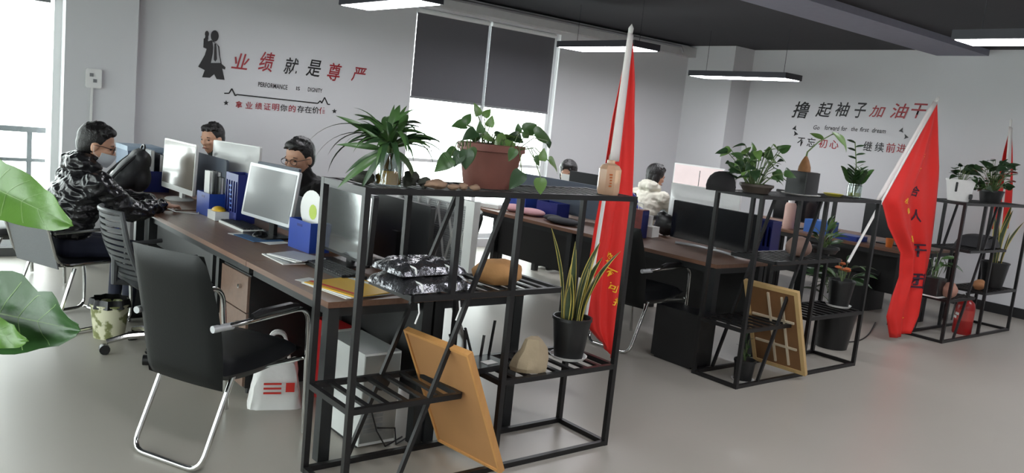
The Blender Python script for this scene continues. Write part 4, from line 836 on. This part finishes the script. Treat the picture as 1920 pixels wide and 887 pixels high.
# far end of the nearest row
p = Vector((2.07, 7.28, DTM)); filebox('dark blue file box at the window end of the row', p, 0, .3, .2, .17, BLUED)
folder('grey folder standing in the far blue file box', p+Vector((-.03, .0, .006)), 0, .24, .33, .03, GRF); folder('black folder behind the grey one in far box', p+Vector((.04, .0, .006)), 0, .24, .30, .03, DKF)
t = thing('storage_carton', 'blue grey lidded carton behind the far file box', 'box', (2.07, 7.66, DTM), 0); MB().bb((-.14, -.18, 0), (.14, .18, .3)).build('carton', mat('blue_grey_card', (96, 112, 132), .6), t, smooth=False); MB().bb((-.146, -.186, .3), (.146, .186, .34)).build('lid', mat('pale_blue_card', (140, 156, 172), .6), t, smooth=False)
t = thing('blue_case', 'low white and grey document tray beside masked man hands', 'tray', (1.84, 7.25, DTM), 0); MB().bb((-.07, -.1, 0), (-.06, .1, .15)).build('tray_side', WHITEP, t, smooth=False); MB().bb((-.06, -.1, 0), (.0, .1, .12)).build('papers', PAPER, t, smooth=False)
# under the nearest row
PCW = mat('white_pc_case', (206, 208, 206), .35, 0, .03)
t = thing('computer_tower', 'white computer tower on the floor behind nearest rack', 'computer', (2.04, 3.54, 0))
MB().bb((-.1, -.2, .015), (.1, .2, .47)).build('case', PCW, t, smooth=False); MB().bb((-.095, -.203, .03), (.095, -.2, .46)).build('rear_plate', mat('grey_metal_plate', (140, 142, 140), .4, .5), t, smooth=False)
for k in range(5): MB().bb((-.08, -.207, .08+.025*k), (.02, -.203, .095+.025*k)).build('slot_cover', GREYP, t, smooth=False)
MB().tube([(0, -.208, .33), (0, -.203, .33)], .045, 16).build('fan_grille', BLACKP, t)
for sx in (-.08, .08): MB().bb((sx-.015, -.17, 0), (sx+.015, .17, .015)).build('foot', BLACKP, t, smooth=False)
for k in range(2): MB().tube([(-.05+.04*k, -.21, .2-.1*k), (-.03+.1*k, -.245, .1), (.03+.06*k, -.235, .01), (.17+.05*k, -.16, .008)], .004, 6).build('cable', BLACKP, t)
t = thing('gift_carton', 'tall red and white carton under the nearest desk', 'box', (2.13, 4.05, 0), .05); MB().bb((-.05, -.15, 0), (.05, .1, .44)).build('carton', mat('red_carton', (190, 30, 34), .45), t, smooth=False); MB().bb((-.048, -.155, .005), (.048, -.15, .435)).build('white_side', PAPER, t, smooth=False)
for k in range(3): MB().bb((-.051, -.1, .06+.03*k), (-.05, .0, .075+.03*k)).build('printed_line', PAPER, t, smooth=False)
BAGM = mat('white_plastic_bag', (216, 214, 212), .4, 0, .05, 5, .3, 14)
t = thing('shopping_bag', 'white plastic shopping bag with red print on floor', 'bag', (1.83, 4.06, 0), -.35); b = MB()
def bagf(u, v): a = 2*PI*u; k = 1+.08*math.sin(5*a)*v+.09*mnoise.noise(Vector((5*math.cos(a), 5*math.sin(a), 6*v))); h_ = .24*v+.02*math.sin(3*a)*v; rx, ry = (.14-.045*v)*k, (.085-.06*v)*k; return Vector((rx*math.copysign(abs(math.cos(a))**.4, math.cos(a)), ry*math.copysign(abs(math.sin(a))**.4, math.sin(a)), h_))
b.grid(bagf, 32, 8); b.add([bagf(k/32, 0) for k in range(32)], [list(range(32))]); b.build('sack', BAGM, t, ang=60)
for s in (-1, 1): MB().tube(bend([(-.06, s*.03, .26), (-.035, s*.02, .40), (.03, s*.02, .40), (.06, s*.03, .26)], 4, .04), .009, 6).build('handle', BAGM, t)
for k in range(3): MB().box((-.02, -.0775, .09+.025*k), (.09, .003, .01)).build('red_print', mat('red_print', (200, 40, 30), .5), t, smooth=False)
MB().box((.07, -.076, .12), (.045, .003, .05)).build('red_logo', mat('red_print', (200, 40, 30), .5), t, smooth=False)
BKT = mat('pale_bucket_green_pattern', (196, 196, 150), .5, 0, .05)
N = BKT.node_tree.nodes; L = BKT.node_tree.links; nz = [n for n in N if n.type == 'TEX_NOISE'][0]; mx = [n for n in N if n.type == 'MIX'][0]; rp = N.new('ShaderNodeValToRGB')
rp.color_ramp.elements[0].position = .44; rp.color_ramp.elements[1].position = .5; L.new(nz.outputs['Fac'], rp.inputs[0]); L.new(rp.outputs[0], mx.inputs[0]); mx.inputs[6].default_value = lin((120, 124, 78)); mx.inputs[7].default_value = lin((206, 204, 176))
p = PZ(205, 622, 0); t = thing('waste_bucket', 'pale waste bucket with green leaf pattern on floor', 'bucket', (1.375, 5.60, 0)); MB().lathe([(.001, 0), (.09, 0), (.115, .21), (.12, .21), (.12, .22), (.108, .22), (.085, .01), (.001, .01)], 24).build('bucket', BKT, t)
b = MB(); b.grid(lambda u, v: Vector(((.118+.012*math.sin(9*u*6.283))*(1-.1*v)*math.cos(u*6.283), (.118+.012*math.sin(9*u*6.283))*(1-.1*v)*math.sin(u*6.283), .20+.055*v)), 36, 3); b.build('bin_liner', BLACKP, t, ang=60, solid=.001)
# black coat on the chair by the window
COATM = mat('black_padded_nylon', (26, 26, 29), .6, 0, .2, 8, .3, 18)
def lump(name, label, cat, prims, m, vox=.014, loc=(0, 0, 0), rz=0, sm=8):
    b = MB()
    for c, r, rot in prims: b.ell(c, r, Euler(rot).to_matrix(), 16, 10)
    o = b.build(name, m); remesh(o, vox, sm); o.location = loc; o.rotation_euler = (0, 0, rz); return tag(o, label, cat)
def remesh(o, vox, sm):
    md = o.modifiers.new('r', 'REMESH'); md.mode = 'VOXEL'; md.voxel_size = vox; md.use_smooth_shade = True
    if sm: s = o.modifiers.new('s', 'SMOOTH'); s.iterations = sm; s.factor = .5
    dg = bpy.context.evaluated_depsgraph_get(); dg.update(); me = bpy.data.meshes.new_from_object(o.evaluated_get(dg)); ms = list(o.data.materials); o.modifiers.clear(); old = o.data; o.data = me; bpy.data.meshes.remove(old)
    if not me.materials:
        for m in ms: me.materials.append(m)
    me.polygons.foreach_set('use_smooth', [True]*len(me.polygons)); return me
bp = lump('backpack', 'black padded backpack on the desk behind masked man', 'backpack', [((.075, 0, .27), (.07, .12, .085), (0, .3, 0)), ((.02, 0, .17), (.20, .13, .10), (0, -.85, 0)), ((-.05, 0, .09), (.15, .13, .08), (0, -.5, 0)), ((.08, 0, .13), (.09, .13, .125), (0, 0, 0))], COATM, .012, (1.80, 6.95, DTM+.012), .05, 4)
for sy in (-.09, .09): MB().tube(bend([(.10, sy*.6, .345), (.0, sy*.8, .27), (-.13, sy*.9, .14), (-.2, sy*.9, .03)], 5, .08), .011, 8).build('strap', BLACKP, bp)
MB().tube(bend([(.1, -.04, .33), (.11, -.03, .38), (.11, .03, .38), (.1, .04, .33)], 3, .02), .008, 6).build('carry_loop', BLACKP, bp)
# middle row clutter
p = P75(1206, 440); t = thing('gift_bag', 'dark red patterned gift bag on the middle row', 'bag', (5.36, 4.86, DTM), .2); MB().bb((-.05, -.09, 0), (.05, .09, .24)).build('bag_body', mat('maroon_pattern_paper', (112, 44, 40), .5, 0, .5, 30), t, smooth=False); MB().bb((-.052, -.092, 0), (.052, -.09, .235)).build('blue_side', BLUED, t, smooth=False)
for s in (-1, 1): MB().tube(bend([(s*.04, -.04, .23), (s*.04, -.03, .29), (s*.04, .03, .29), (s*.04, .04, .23)], 3, .02), .004, 6).build('handle', PAPER, t)
lump('blue_jacket', 'bright blue jacket heaped on the middle row desk', 'jacket', [((0, 0, .1), (.16, .2, .11), (0, 0, 0)), ((.05, .08, .2), (.1, .12, .12), (.2, 0, 0)), ((-.06, -.1, .12), (.1, .12, .1), (0, .2, 0))], mat('blue_nylon', (28, 52, 150), .45, 0, .2, 10, .4, 20), .014, (5.86, 5.42, DTM+.012), 0)
lump('pink_cloth', 'pink cloth lying on the far end of middle row', 'cloth', [((0, 0, .03), (.1, .16, .035), (0, 0, .2)), ((.0, .26, .03), (.09, .13, .04), (0, 0, .2))], mat('pale_pink_cloth', (214, 164, 170), .8, 0, .06), .012, (5.20, 6.05, DTM+.006), 0)
lump('dark_cloth', 'dark cloth in front of pink cloth', 'cloth', [((0, 0, .025), (.1, .2, .03), (0, 0, .1)), ((0.05, .2, .025), (.07, .12, .03), (0, 0, .1))], mat('dark_grey_cloth', (48, 48, 52), .85), .012, (5.12, 5.5, DTM+.006), 0)
filebox('dark blue file box behind the pink cloth', Vector((5.42, 6.0, DTM)), 0, .3, .16, .14, BLUED); filebox('second blue file box toward the window in middle row', Vector((5.42, 6.45, DTM)), 0, .26, .16, .16, BLUEP)
t = thing('white_papers', 'pale paper pile at window end of middle row', 'papers', (5.15, 6.6, DTM), .3); [MB().box((0, .02*k, .006+.012*k), (.2, .28, .01), rz=.1*k).build('sheet_bundle', PAPER, t, smooth=False) for k in range(3)]
t = thing('white_cup_box', 'white carton and cup near the dark red gift bag', 'box', (5.55, 4.88, DTM), .2); MB().bb((-.06, -.08, 0), (.06, .08, .09)).build('carton', PAPER, t, smooth=False); MB().lathe([(.001, .09), (.03, .09), (.038, .18), (.035, .18), (.028, .095), (.001, .095)], 14).build('cup', WHITEP, t)
lump('handbag', 'small black handbag behind the wide monitor', 'bag', [((0, 0, .1), (.06, .12, .1), (0, 0, 0)), ((0, .05, .16), (.05, .06, .06), (0, 0, 0))], BLACKP, .012, (5.78, 4.88, DTM), 0, 4)
t = thing('computer_tower', 'black computer tower on floor at middle row corner', 'computer', (4.85, 3.80, 0)); MB().bb((-.1, -.2, .015), (.1, .2, .4)).build('case', BLACKP, t, smooth=False); MB().bb((-.085, -.203, .03), (.085, -.2, .39)).build('rear_plate', PANELB, t, smooth=False); [MB().bb((sx-.015, -.17, 0), (sx+.015, .17, .015)).build('foot', BLACKP, t, smooth=False) for sx in (-.08, .08)]
p = PX(1067, 345, 6.3); t = thing('white_card', 'white card standing in front of half hidden woman', 'card', (6.12, PX(1067, 332, 6.12).y, DTM), .0); MB().bb((-.012, -.11, 0), (.0, .11, .37)).build('card_panel', PAPER, t, smooth=False); MB().bb((.0, -.1, 0), (.08, .1, .012)).build('card_foot', PAPER, t, smooth=False)
# furthest row clutter
t = thing('storage_bin', 'black storage bin with handles under furthest row', 'bin', (8.78, 4.6, 0)); MB().prism(rrect(.44, .44, .05), 0, .36).build('bin_body', BLACKP, t); MB().prism(rrect(.47, .47, .05), .36, .385).build('rim', BLACKP, t); [MB().tube(bend([(-.06, s*.235, .37), (-.06, s*.26, .43), (.06, s*.26, .43), (.06, s*.235, .37)], 3, .02), .008, 6).build('handle', BLACKP, t) for s in (-1, 1)]
t = thing('pink_bottle', 'pale pink cylinder bottle on furthest row', 'bottle', (8.3, 5.26, DTM)); MB().lathe([(.001, 0), (.06, 0), (.062, .02), (.062, .26), (.05, .29), (.001, .29)], 18).build('body', mat('pale_pink_plastic', (206, 172, 160), .4), t); MB().lathe([(.001, .29), (.035, .29), (.035, .32), (.001, .32)], 14).build('cap', WHITEP, t)
for k, (lab, x, y, z_) in enumerate((('blue folder tray on furthest row near rack', 8.35, 4.55, 0), ('light blue box further along the furthest row', 8.45, 4.95, 0))):
    t = thing('blue_tray', lab, 'tray', (x, y, DTM)); MB().prism(rrect(.22, .3, .02), 0, .05+.09*k).build('tray_body', BLUEP if k == 0 else mat('light_blue_plastic', (60, 110, 190), .4), t)
t = thing('orange_cup', 'small orange cup on the furthest row', 'cup', (8.32, 4.1, DTM)); MB().lathe([(.001, 0), (.03, 0), (.04, .09), (.036, .09), (.027, .006), (.001, .006)], 16).build('cup_body', mat('orange_plastic', (206, 112, 40), .45), t)
# cables
for k, (lab, pts) in enumerate((('black cable hanging behind the furthest row', [(9.3, 4.3, .7), (9.6, 4.5, .35), (10.3, 5.0, .12), (10.38, 5.2, .25)]), ('second black cable looping to wall socket', [(9.3, 4.7, .7), (9.7, 4.8, .45), (10.2, 5.0, .3), (10.39, 5.1, .32)]), ('black cable lying on floor beside middle rack', [(6.7, 3.75, .006), (7.0, 3.6, .006), (7.4, 3.7, .006), (8.1, 4.0, .006)]))):
    b0 = Vector(pts[0]); q = [Vector(a)-b0 for a in pts]; o = MB().tube(bend(q, 6, .3), .006, 6).build('cable', BLACKP); o.location = b0; tag(o, lab, 'cable')
# ------------------------------------------------------------------ big leaves at the left edge
pl = Vector((-.05, 2.32, 0)); t = thing('rubber_plant', 'large broad leaved plant leaning in at the left edge', 'plant', pl); potted(t, .15, .2, .35, mat('grey_ceramic_pot', (120, 120, 118), .4))
BLEAF = mat('broad_leaf_green', (86, 124, 52), .36, 0, .3, 9, .15, 30); BLEAF2 = mat('broad_leaf_dark_green', (48, 82, 40), .33, 0, .3, 9, .15, 30)
VEIN = mat('pale_leaf_vein', (120, 150, 92), .4)
trunk = [Vector((0, 0, .3)), Vector((.01, .0, .7)), Vector((-.02, .0, 1.1)), Vector((0, .0, 1.5))]; MB().tube(trunk, [.02, .018, .015, .01], 8).build('trunk', STEMM, t)
def bigleaf(base, tip, W, m, droop=.04, rip=0, nrm=None, stem0=None):
    base, tip = Vector(base)-pl, Vector(tip)-pl; d = tip-base; L = d.length; dn = d.normalized(); v = (nrm or (CP-(base+tip)/2-pl)); n = (v-dn*v.dot(dn)).normalized(); s = n.cross(dn)
    def fn(u, v_, e=1, off=0):
        x = 2*v_-1; w_ = W/2*(math.sin(PI*(u*.95+.03)**.85)**.7); rr = rip*mnoise.noise(Vector((u*9, x*3, 2)))*abs(x)
        return base+d*u+s*(x*w_*e*(1+rr))+n*(.22*w_*abs(x)-droop*math.sin(PI*u)*-1+.012*math.sin(14*u+x)*abs(x)+off)-Vector((0, 0, droop*u*u))
    lf = MB().grid(fn, 22, 10).build('leaf', m, t, ang=80, solid=.0015)
    MB().grid(lambda u, v_: fn(.02+.94*u, .5+(v_-.5)*.03*(1.2-u), 1, .003), 20, 1).build('midrib', VEIN, lf, ang=80)
    for k in range(7):
        for sg in (-1, 1): MB().grid(lambda u, v_: fn(.1+.11*k+.1*u+.004*v_, .5+sg*.42*u, 1, .0022), 6, 1).build('vein', VEIN, lf, ang=80)
    MB().tube([stem0 or trunk[2], (base+(stem0 or trunk[2]))/2+Vector((0, 0, .06)), base], .008, 6).build('leaf_stalk', STEMM, t)
def RT(x, y, tt): return CP+ray(x, y)*tt
bigleaf(RT(-120, 300, 1.95), RT(138, 424, 1.75), .125, BLEAF, .0, .15)
bigleaf(RT(-150, 560, 2.0), RT(152, 612, 1.85), .20, BLEAF2, .01, .35)
bigleaf(RT(-90, 330, 2.1), RT(34, 405, 2.05), .11, mat('yellow_green_leaf', (120, 140, 62), .4, 0, .2), .0, .1)
bigleaf(RT(-120, 600, 1.9), RT(55, 640, 1.8), .08, BLEAF, .0, .2)
# ------------------------------------------------------------------ people: one continuous surface per body
SKIN = mat('skin', (196, 150, 124), .5, 0, .06, 20)
HAIRM = mat('black_hair', (20, 18, 18), .45, 0, .2, 60, .5, 120)
LEATHJ = mat('glossy_black_leather_jacket', (30, 30, 32), .26, 0, .2, 8, .9, 16)
BLACKJ = mat('black_cotton_jacket', (26, 25, 26), .8, 0, .15, 10, .3, 20)
CAMOJ = mat('dark_camouflage_jacket', (52, 58, 52), .8, 0, .7, 26)
WHITEJ = mat('cream_padded_jacket', (206, 202, 188), .75, 0, .05, 6, .4, 12)
JEANS = mat('dark_blue_jeans', (30, 34, 52), .8, 0, .15, 30)
SHOE = mat('black_shoe', (20, 20, 22), .4)
EYEM = mat('dark_eye', (24, 18, 16), .2); LIPM = mat('lip', (168, 100, 90), .5)
def cap_pts(b, p0, p1, r0, r1):
    d = p1-p0; n = max(2, int(d.length/.025)); pts = [p0+d*(k/n) for k in range(n+1)]; rs = [r0+(r1-r0)*k/n for k in range(n+1)]
    b.tube(pts, rs, 14); b.ell(p0, (r0,)*3, None, 14, 9); b.ell(p1, (r1,)*3, None, 14, 9)
def ik(a, c, l1, l2, pole):
    d = c-a; L = min(d.length, l1+l2-.005); d.normalize(); x = (l1*l1-l2*l2+L*L)/(2*L); h = math.sqrt(max(0, l1*l1-x*x)); q = pole-d*pole.dot(d); q.normalize()
    return a+d*x+q*h, a+d*L
def person(label, loc, rz, lean, hands, jacket, pants=JEANS, head_pitch=.25, head_yaw=0, hair='short', vox=.0075, bulk=1.0, hood=False, seed=1, glasses=False, mask=False, pelvis_z=.53, knees=(.42, .50), hs=1.1, fold=.02):
    t = thing('person', label, 'person', loc, rz); prims = []
    V = Vector; C = lambda p, q, r0, r1, m: prims.append(('c', V(p), V(q), r0, r1, m)); E = lambda c, r, R, m: prims.append(('e', V(c), r, R, m))
    pel = V((0, 0, pelvis_z)); up = V((math.sin(lean), 0, math.cos(lean))); fw = V((math.cos(lean), 0, -math.sin(lean))); RL = Matrix.Rotation(lean, 3, 'Y')
    chest = pel+up*.30; nb = pel+up*.48+fw*.015; J = 1
    E(pel+V((.02, 0, .0)), (.115, .165, .11), RL, 2); E(pel+up*.12, (.115*bulk, .155*bulk, .14), RL, J); E(pel+up*.22, (.12*bulk, .165*bulk, .14), RL, J); E(chest, (.122*bulk, .18*bulk, .15), RL, J); E(chest+up*.1, (.105*bulk, .19*bulk, .09), RL, J)
    hd = Euler((0, lean*.55+head_pitch, head_yaw), 'XYZ').to_matrix() if False else (Matrix.Rotation(head_yaw, 3, 'Z') @ Matrix.Rotation(lean*.45+head_pitch, 3, 'Y'))
    hc = nb+up*.08+V((.035, 0, .10)); H = lambda x, y, z: hc+hd @ V((x*hs, y*hs, z*hs)); E0 = E; E = lambda c, r, R, m: E0(c, tuple(k*hs for k in r) if R is hd else r, R, m)
    C(nb-up*.02, hc+hd @ V((-.02, 0, -.06)), .062, .054, 0)
    C(nb-up*.03, nb+up*.065, .09, .076, J)                                                        # collar
    E(H(-.012, 0, .03), (.098, .078, .092), hd, 0); E(H(.018, 0, -.03), (.072, .064, .085), hd, 0); E(H(.034, 0, -.085), (.042, .042, .035), hd, 0)
    E(H(.07, 0, .02), (.03, .05, .02), hd, 0); C(H(.084, 0, .015), H(.104, 0, -.028), .009, .013, 0); E(H(.1, .012, -.03), (.012, .009, .008), hd, 0); E(H(.1, -.012, -.03), (.012, .009, .008), hd, 0)
    for s in (-1, 1): E(H(.062, s*.036, -.02), (.03, .022, .02), hd, 0); E(H(-.008, s*.08, -.01), (.022, .009, .032), hd, 0)
    E(H(.082, 0, -.062), (.018, .024, .012), hd, 0)
    if hood: E(nb+up*.05-fw*.07, (.09, .14, .07), RL, J); C(nb+V((.0, .1, .04)), nb+V((-.09, .06, .06)), .05, .06, J); C(nb+V((0, -.1, .04)), nb+V((-.09, -.06, .06)), .05, .06, J)
    for s in (-1, 1):
        sh = nb-up*.065+V((0, s*.185*bulk, 0)); wt = V(hands[0 if s > 0 else 1]); el, wr = ik(sh, wt, .29, .25, V((-.3, s*.55, -1)))
        E(sh, (.072*bulk,)*3, RL, J); C(sh, el, .066*bulk, .052*bulk, J); C(el, wr, .052*bulk, .038*bulk, J)
        hdv = (wr-el).normalized(); hdv = (hdv+V((.5, 0, -.25))).normalized(); sd = V((0, 0, 1)).cross(hdv).normalized(); nn = hdv.cross(sd)
        C(wr-hdv*.02, wr+hdv*.03, .027, .027, 0); Rh = Matrix((hdv, sd, nn)).transposed(); E(wr+hdv*.065, (.05, .042, .018), Rh, 0)
        for k, ln in enumerate((.066, .078, .072, .056)):
            off = (k-1.5)*.0205*-s; a = wr+hdv*.10+sd*off; m_ = a+hdv*(ln*.55)+nn*.008; e_ = m_+hdv*(ln*.4)-nn*.028; C(a, m_, .0092, .0085, 0); C(m_, e_, .0085, .0072, 0)
        a = wr+hdv*.035+sd*(-s*-.036); a = wr+hdv*.04-sd*(s*.034); m_ = a+hdv*.032-sd*(s*.026)-nn*.008; e_ = m_+hdv*.032-sd*(s*.004)-nn*.012; C(a, m_, .012, .0105, 0); C(m_, e_, .0105, .008, 0)
        hp = pel+V((.01, s*.09, -.02)); kn = V((knees[0], s*.12, knees[1])); an = V((knees[0]-.03, s*.12, .10)); C(hp, kn, .085, .062, 2); C(kn, an, .06, .042, 2); C(an-V((.03, 0, .045)), an+V((.14, 0, -.055)), .04, .034, 3); C(an, an-V((0, 0, .05)), .042, .04, 3)
    b = MB()
    for q in prims:
        if q[0] == 'c': cap_pts(b, q[1], q[2], q[3], q[4])
        else: b.ell(q[1], q[2], q[3], 18, 12)
    o = bpy.data.objects.new('body', bpy.data.meshes.new('body')); o.data.from_pydata(b.v, [], b.f); COL.objects.link(o); o.parent = None
    me = remesh(o, vox, 5); me.materials.clear()
    for m in (SKIN, jacket, pants, SHOE): me.materials.append(m)
    n = len(me.polygons); ce = np.empty(n*3); me.polygons.foreach_get('center', ce); ce = ce.reshape(-1, 3); best = np.full(n, 9.); mi = np.zeros(n, int)
    for q in prims:
        if q[0] == 'c':
            a, d = np.array(q[1]), np.array(q[2]-q[1]); k = np.clip(((ce-a) @ d)/max(1e-9, d @ d), 0, 1); dist = np.linalg.norm(ce-a-k[:, None]*d, axis=1)-(q[3]+(q[4]-q[3])*k); m_ = q[5]
        else:
            l = (ce-np.array(q[1])) @ np.array(q[3] if q[3] is not None else np.eye(3)); r = np.array(q[2]); f = np.linalg.norm(l/r, axis=1); dist = (f-1)*r.min(); m_ = q[4]
        s_ = dist < best; best[s_] = dist[s_]; mi[s_] = m_
    me.polygons.foreach_set('material_index', mi.astype(np.int32))
    vs = set(v for f in me.polygons if mi[f.index] == 1 for v in f.vertices); nrm = [Vector(v.normal) for v in me.vertices]     # folds of the jacket cloth
    for i in vs:
        c = me.vertices[i].co; q = c*10; f = abs(mnoise.noise(Vector((q.x, q.y, q.z*1.9))))+.5*abs(mnoise.noise(q*2.3)); me.vertices[i].co = c+nrm[i]*(fold*(.35-f))
    me.update(); o.parent = t
    # face details
    for s in (-1, 1):
        MB().ell(H(.078, s*.032, .002), (.008*hs, .013*hs, .006*hs), hd, 10, 6).build('eye', EYEM, t); MB().tube([H(.086, s*.015, .022), H(.088, s*.033, .027), H(.072, s*.05, .022)], [.003, .0042, .002], 6).build('eyebrow', HAIRM, t)
    MB().ell(H(.098, 0, -.064), (.006*hs, .022*hs, .006*hs), hd, 10, 6).build('mouth', LIPM, t)
    # hair: scalp shell and tufts fused together
    rnd = random.Random(seed); hb = MB(); big = 1.08 if hair == 'long' else 1.0
    he = lambda c, r, a, b_: hb.ell(c, tuple(k*hs for k in r), hd, a, b_); he(H(-.026, 0, .042), (.098*big, .088*big, .092*big), 18, 12); he(H(-.045, 0, -.0), (.074, .082, .085), 18, 12); he(H(.035, 0, .095), (.05, .066, .032), 14, 9)
    if hair == 'long':
        for s in (-1, 1): he(H(-.03, s*.07, -.02), (.05, .025, .075), 14, 9)
    for k in range(90):
        th_ = rnd.uniform(0, 2*PI); ph = rnd.uniform(0, 1.25); d = V((math.sin(ph)*math.cos(th_), math.sin(ph)*math.sin(th_), math.cos(ph))); p0 = H(-.022+d.x*.092, d.y*.08, .042+d.z*.088)
        dr = (hd @ V((rnd.uniform(.1, .9), rnd.uniform(-.5, .5), rnd.uniform(-.5, .15)))); p1 = p0+dr*rnd.uniform(.02, .05)*hs+hd @ d*.008; hb.tube([p0, (p0+p1)/2+hd @ d*.006, p1], [.012*hs, .009*hs, .003], 6)
    ho = hb.build('hair', HAIRM); remesh(ho, .0055, 2); ho.parent = t
    if glasses:
        g = MB()
        for s in (-1, 1):
            g.tube([H(.098, s*.036+.026*math.cos(a*PI/10), .0+.02*math.sin(a*PI/10)) for a in range(21)], .002, 6); g.tube([H(.096, s*.06, .006), H(.03, s*.083, .008), H(-.01, s*.086, .002)], .0022, 6)
        g.tube([H(.1, -.012, .004), H(.104, 0, .006), H(.1, .012, .004)], .002, 6); g.build('glasses', BLACKP, t)
    if mask:
        MB().grid(lambda u, v: H(.04+.08*math.sin(PI*u)-.03*v*v, (u-.5)*.164, -.028-.085*v), 12, 6).build('face_mask', mat('white_mask_cloth', (214, 220, 224), .8), t, solid=.003)
        for s in (-1, 1): MB().tube([H(.05, s*.066, -.07), H(.0, s*.086, -.045), H(-.012, s*.088, .0)], .0018, 5).build('mask_loop', WHITEP, t)
    return t
person('man in glossy black jacket with lowered mask typing at left', (1.17, 6.02, 0), .12, .27, [(.62, .16, .80), (.58, -.12, .80)], LEATHJ, JEANS, .14, -.4, 'short', .0075, 1.3, seed=3, glasses=True, mask=True, pelvis_z=.55, hood=True, fold=.03)
person('man in dark camouflage jacket sitting closest to back wall', (3.08, 7.85, 0), PI, .52, [(.5, .15, .77), (.5, -.15, .77)], CAMOJ, JEANS, -.05, .5, 'short', .009, 1.0, seed=5, pelvis_z=.60)
person('man in black with glasses leaning forward over nearest row', (3.16, 6.15, 0), PI, .5, [(.55, .15, .77), (.55, -.15, .77)], BLACKJ, JEANS, .0, .45, 'short', .009, 1.2, seed=6, glasses=True, pelvis_z=.58, hs=1.22)
person('half hidden woman with black hair beyond the planter', (6.75, 6.98, 0), PI, .42, [(.5, .15, .77), (.5, -.15, .77)], BLACKJ, JEANS, .1, .6, 'long', .010, .95, seed=7, pelvis_z=.50)
person('person in cream hooded jacket seen from behind', (7.55, 6.78, 0), .0, .25, [(.58, .15, .77), (.58, -.15, .77)], WHITEJ, JEANS, .15, -.3, 'long', .010, 1.15, hood=True, seed=8, pelvis_z=.50)
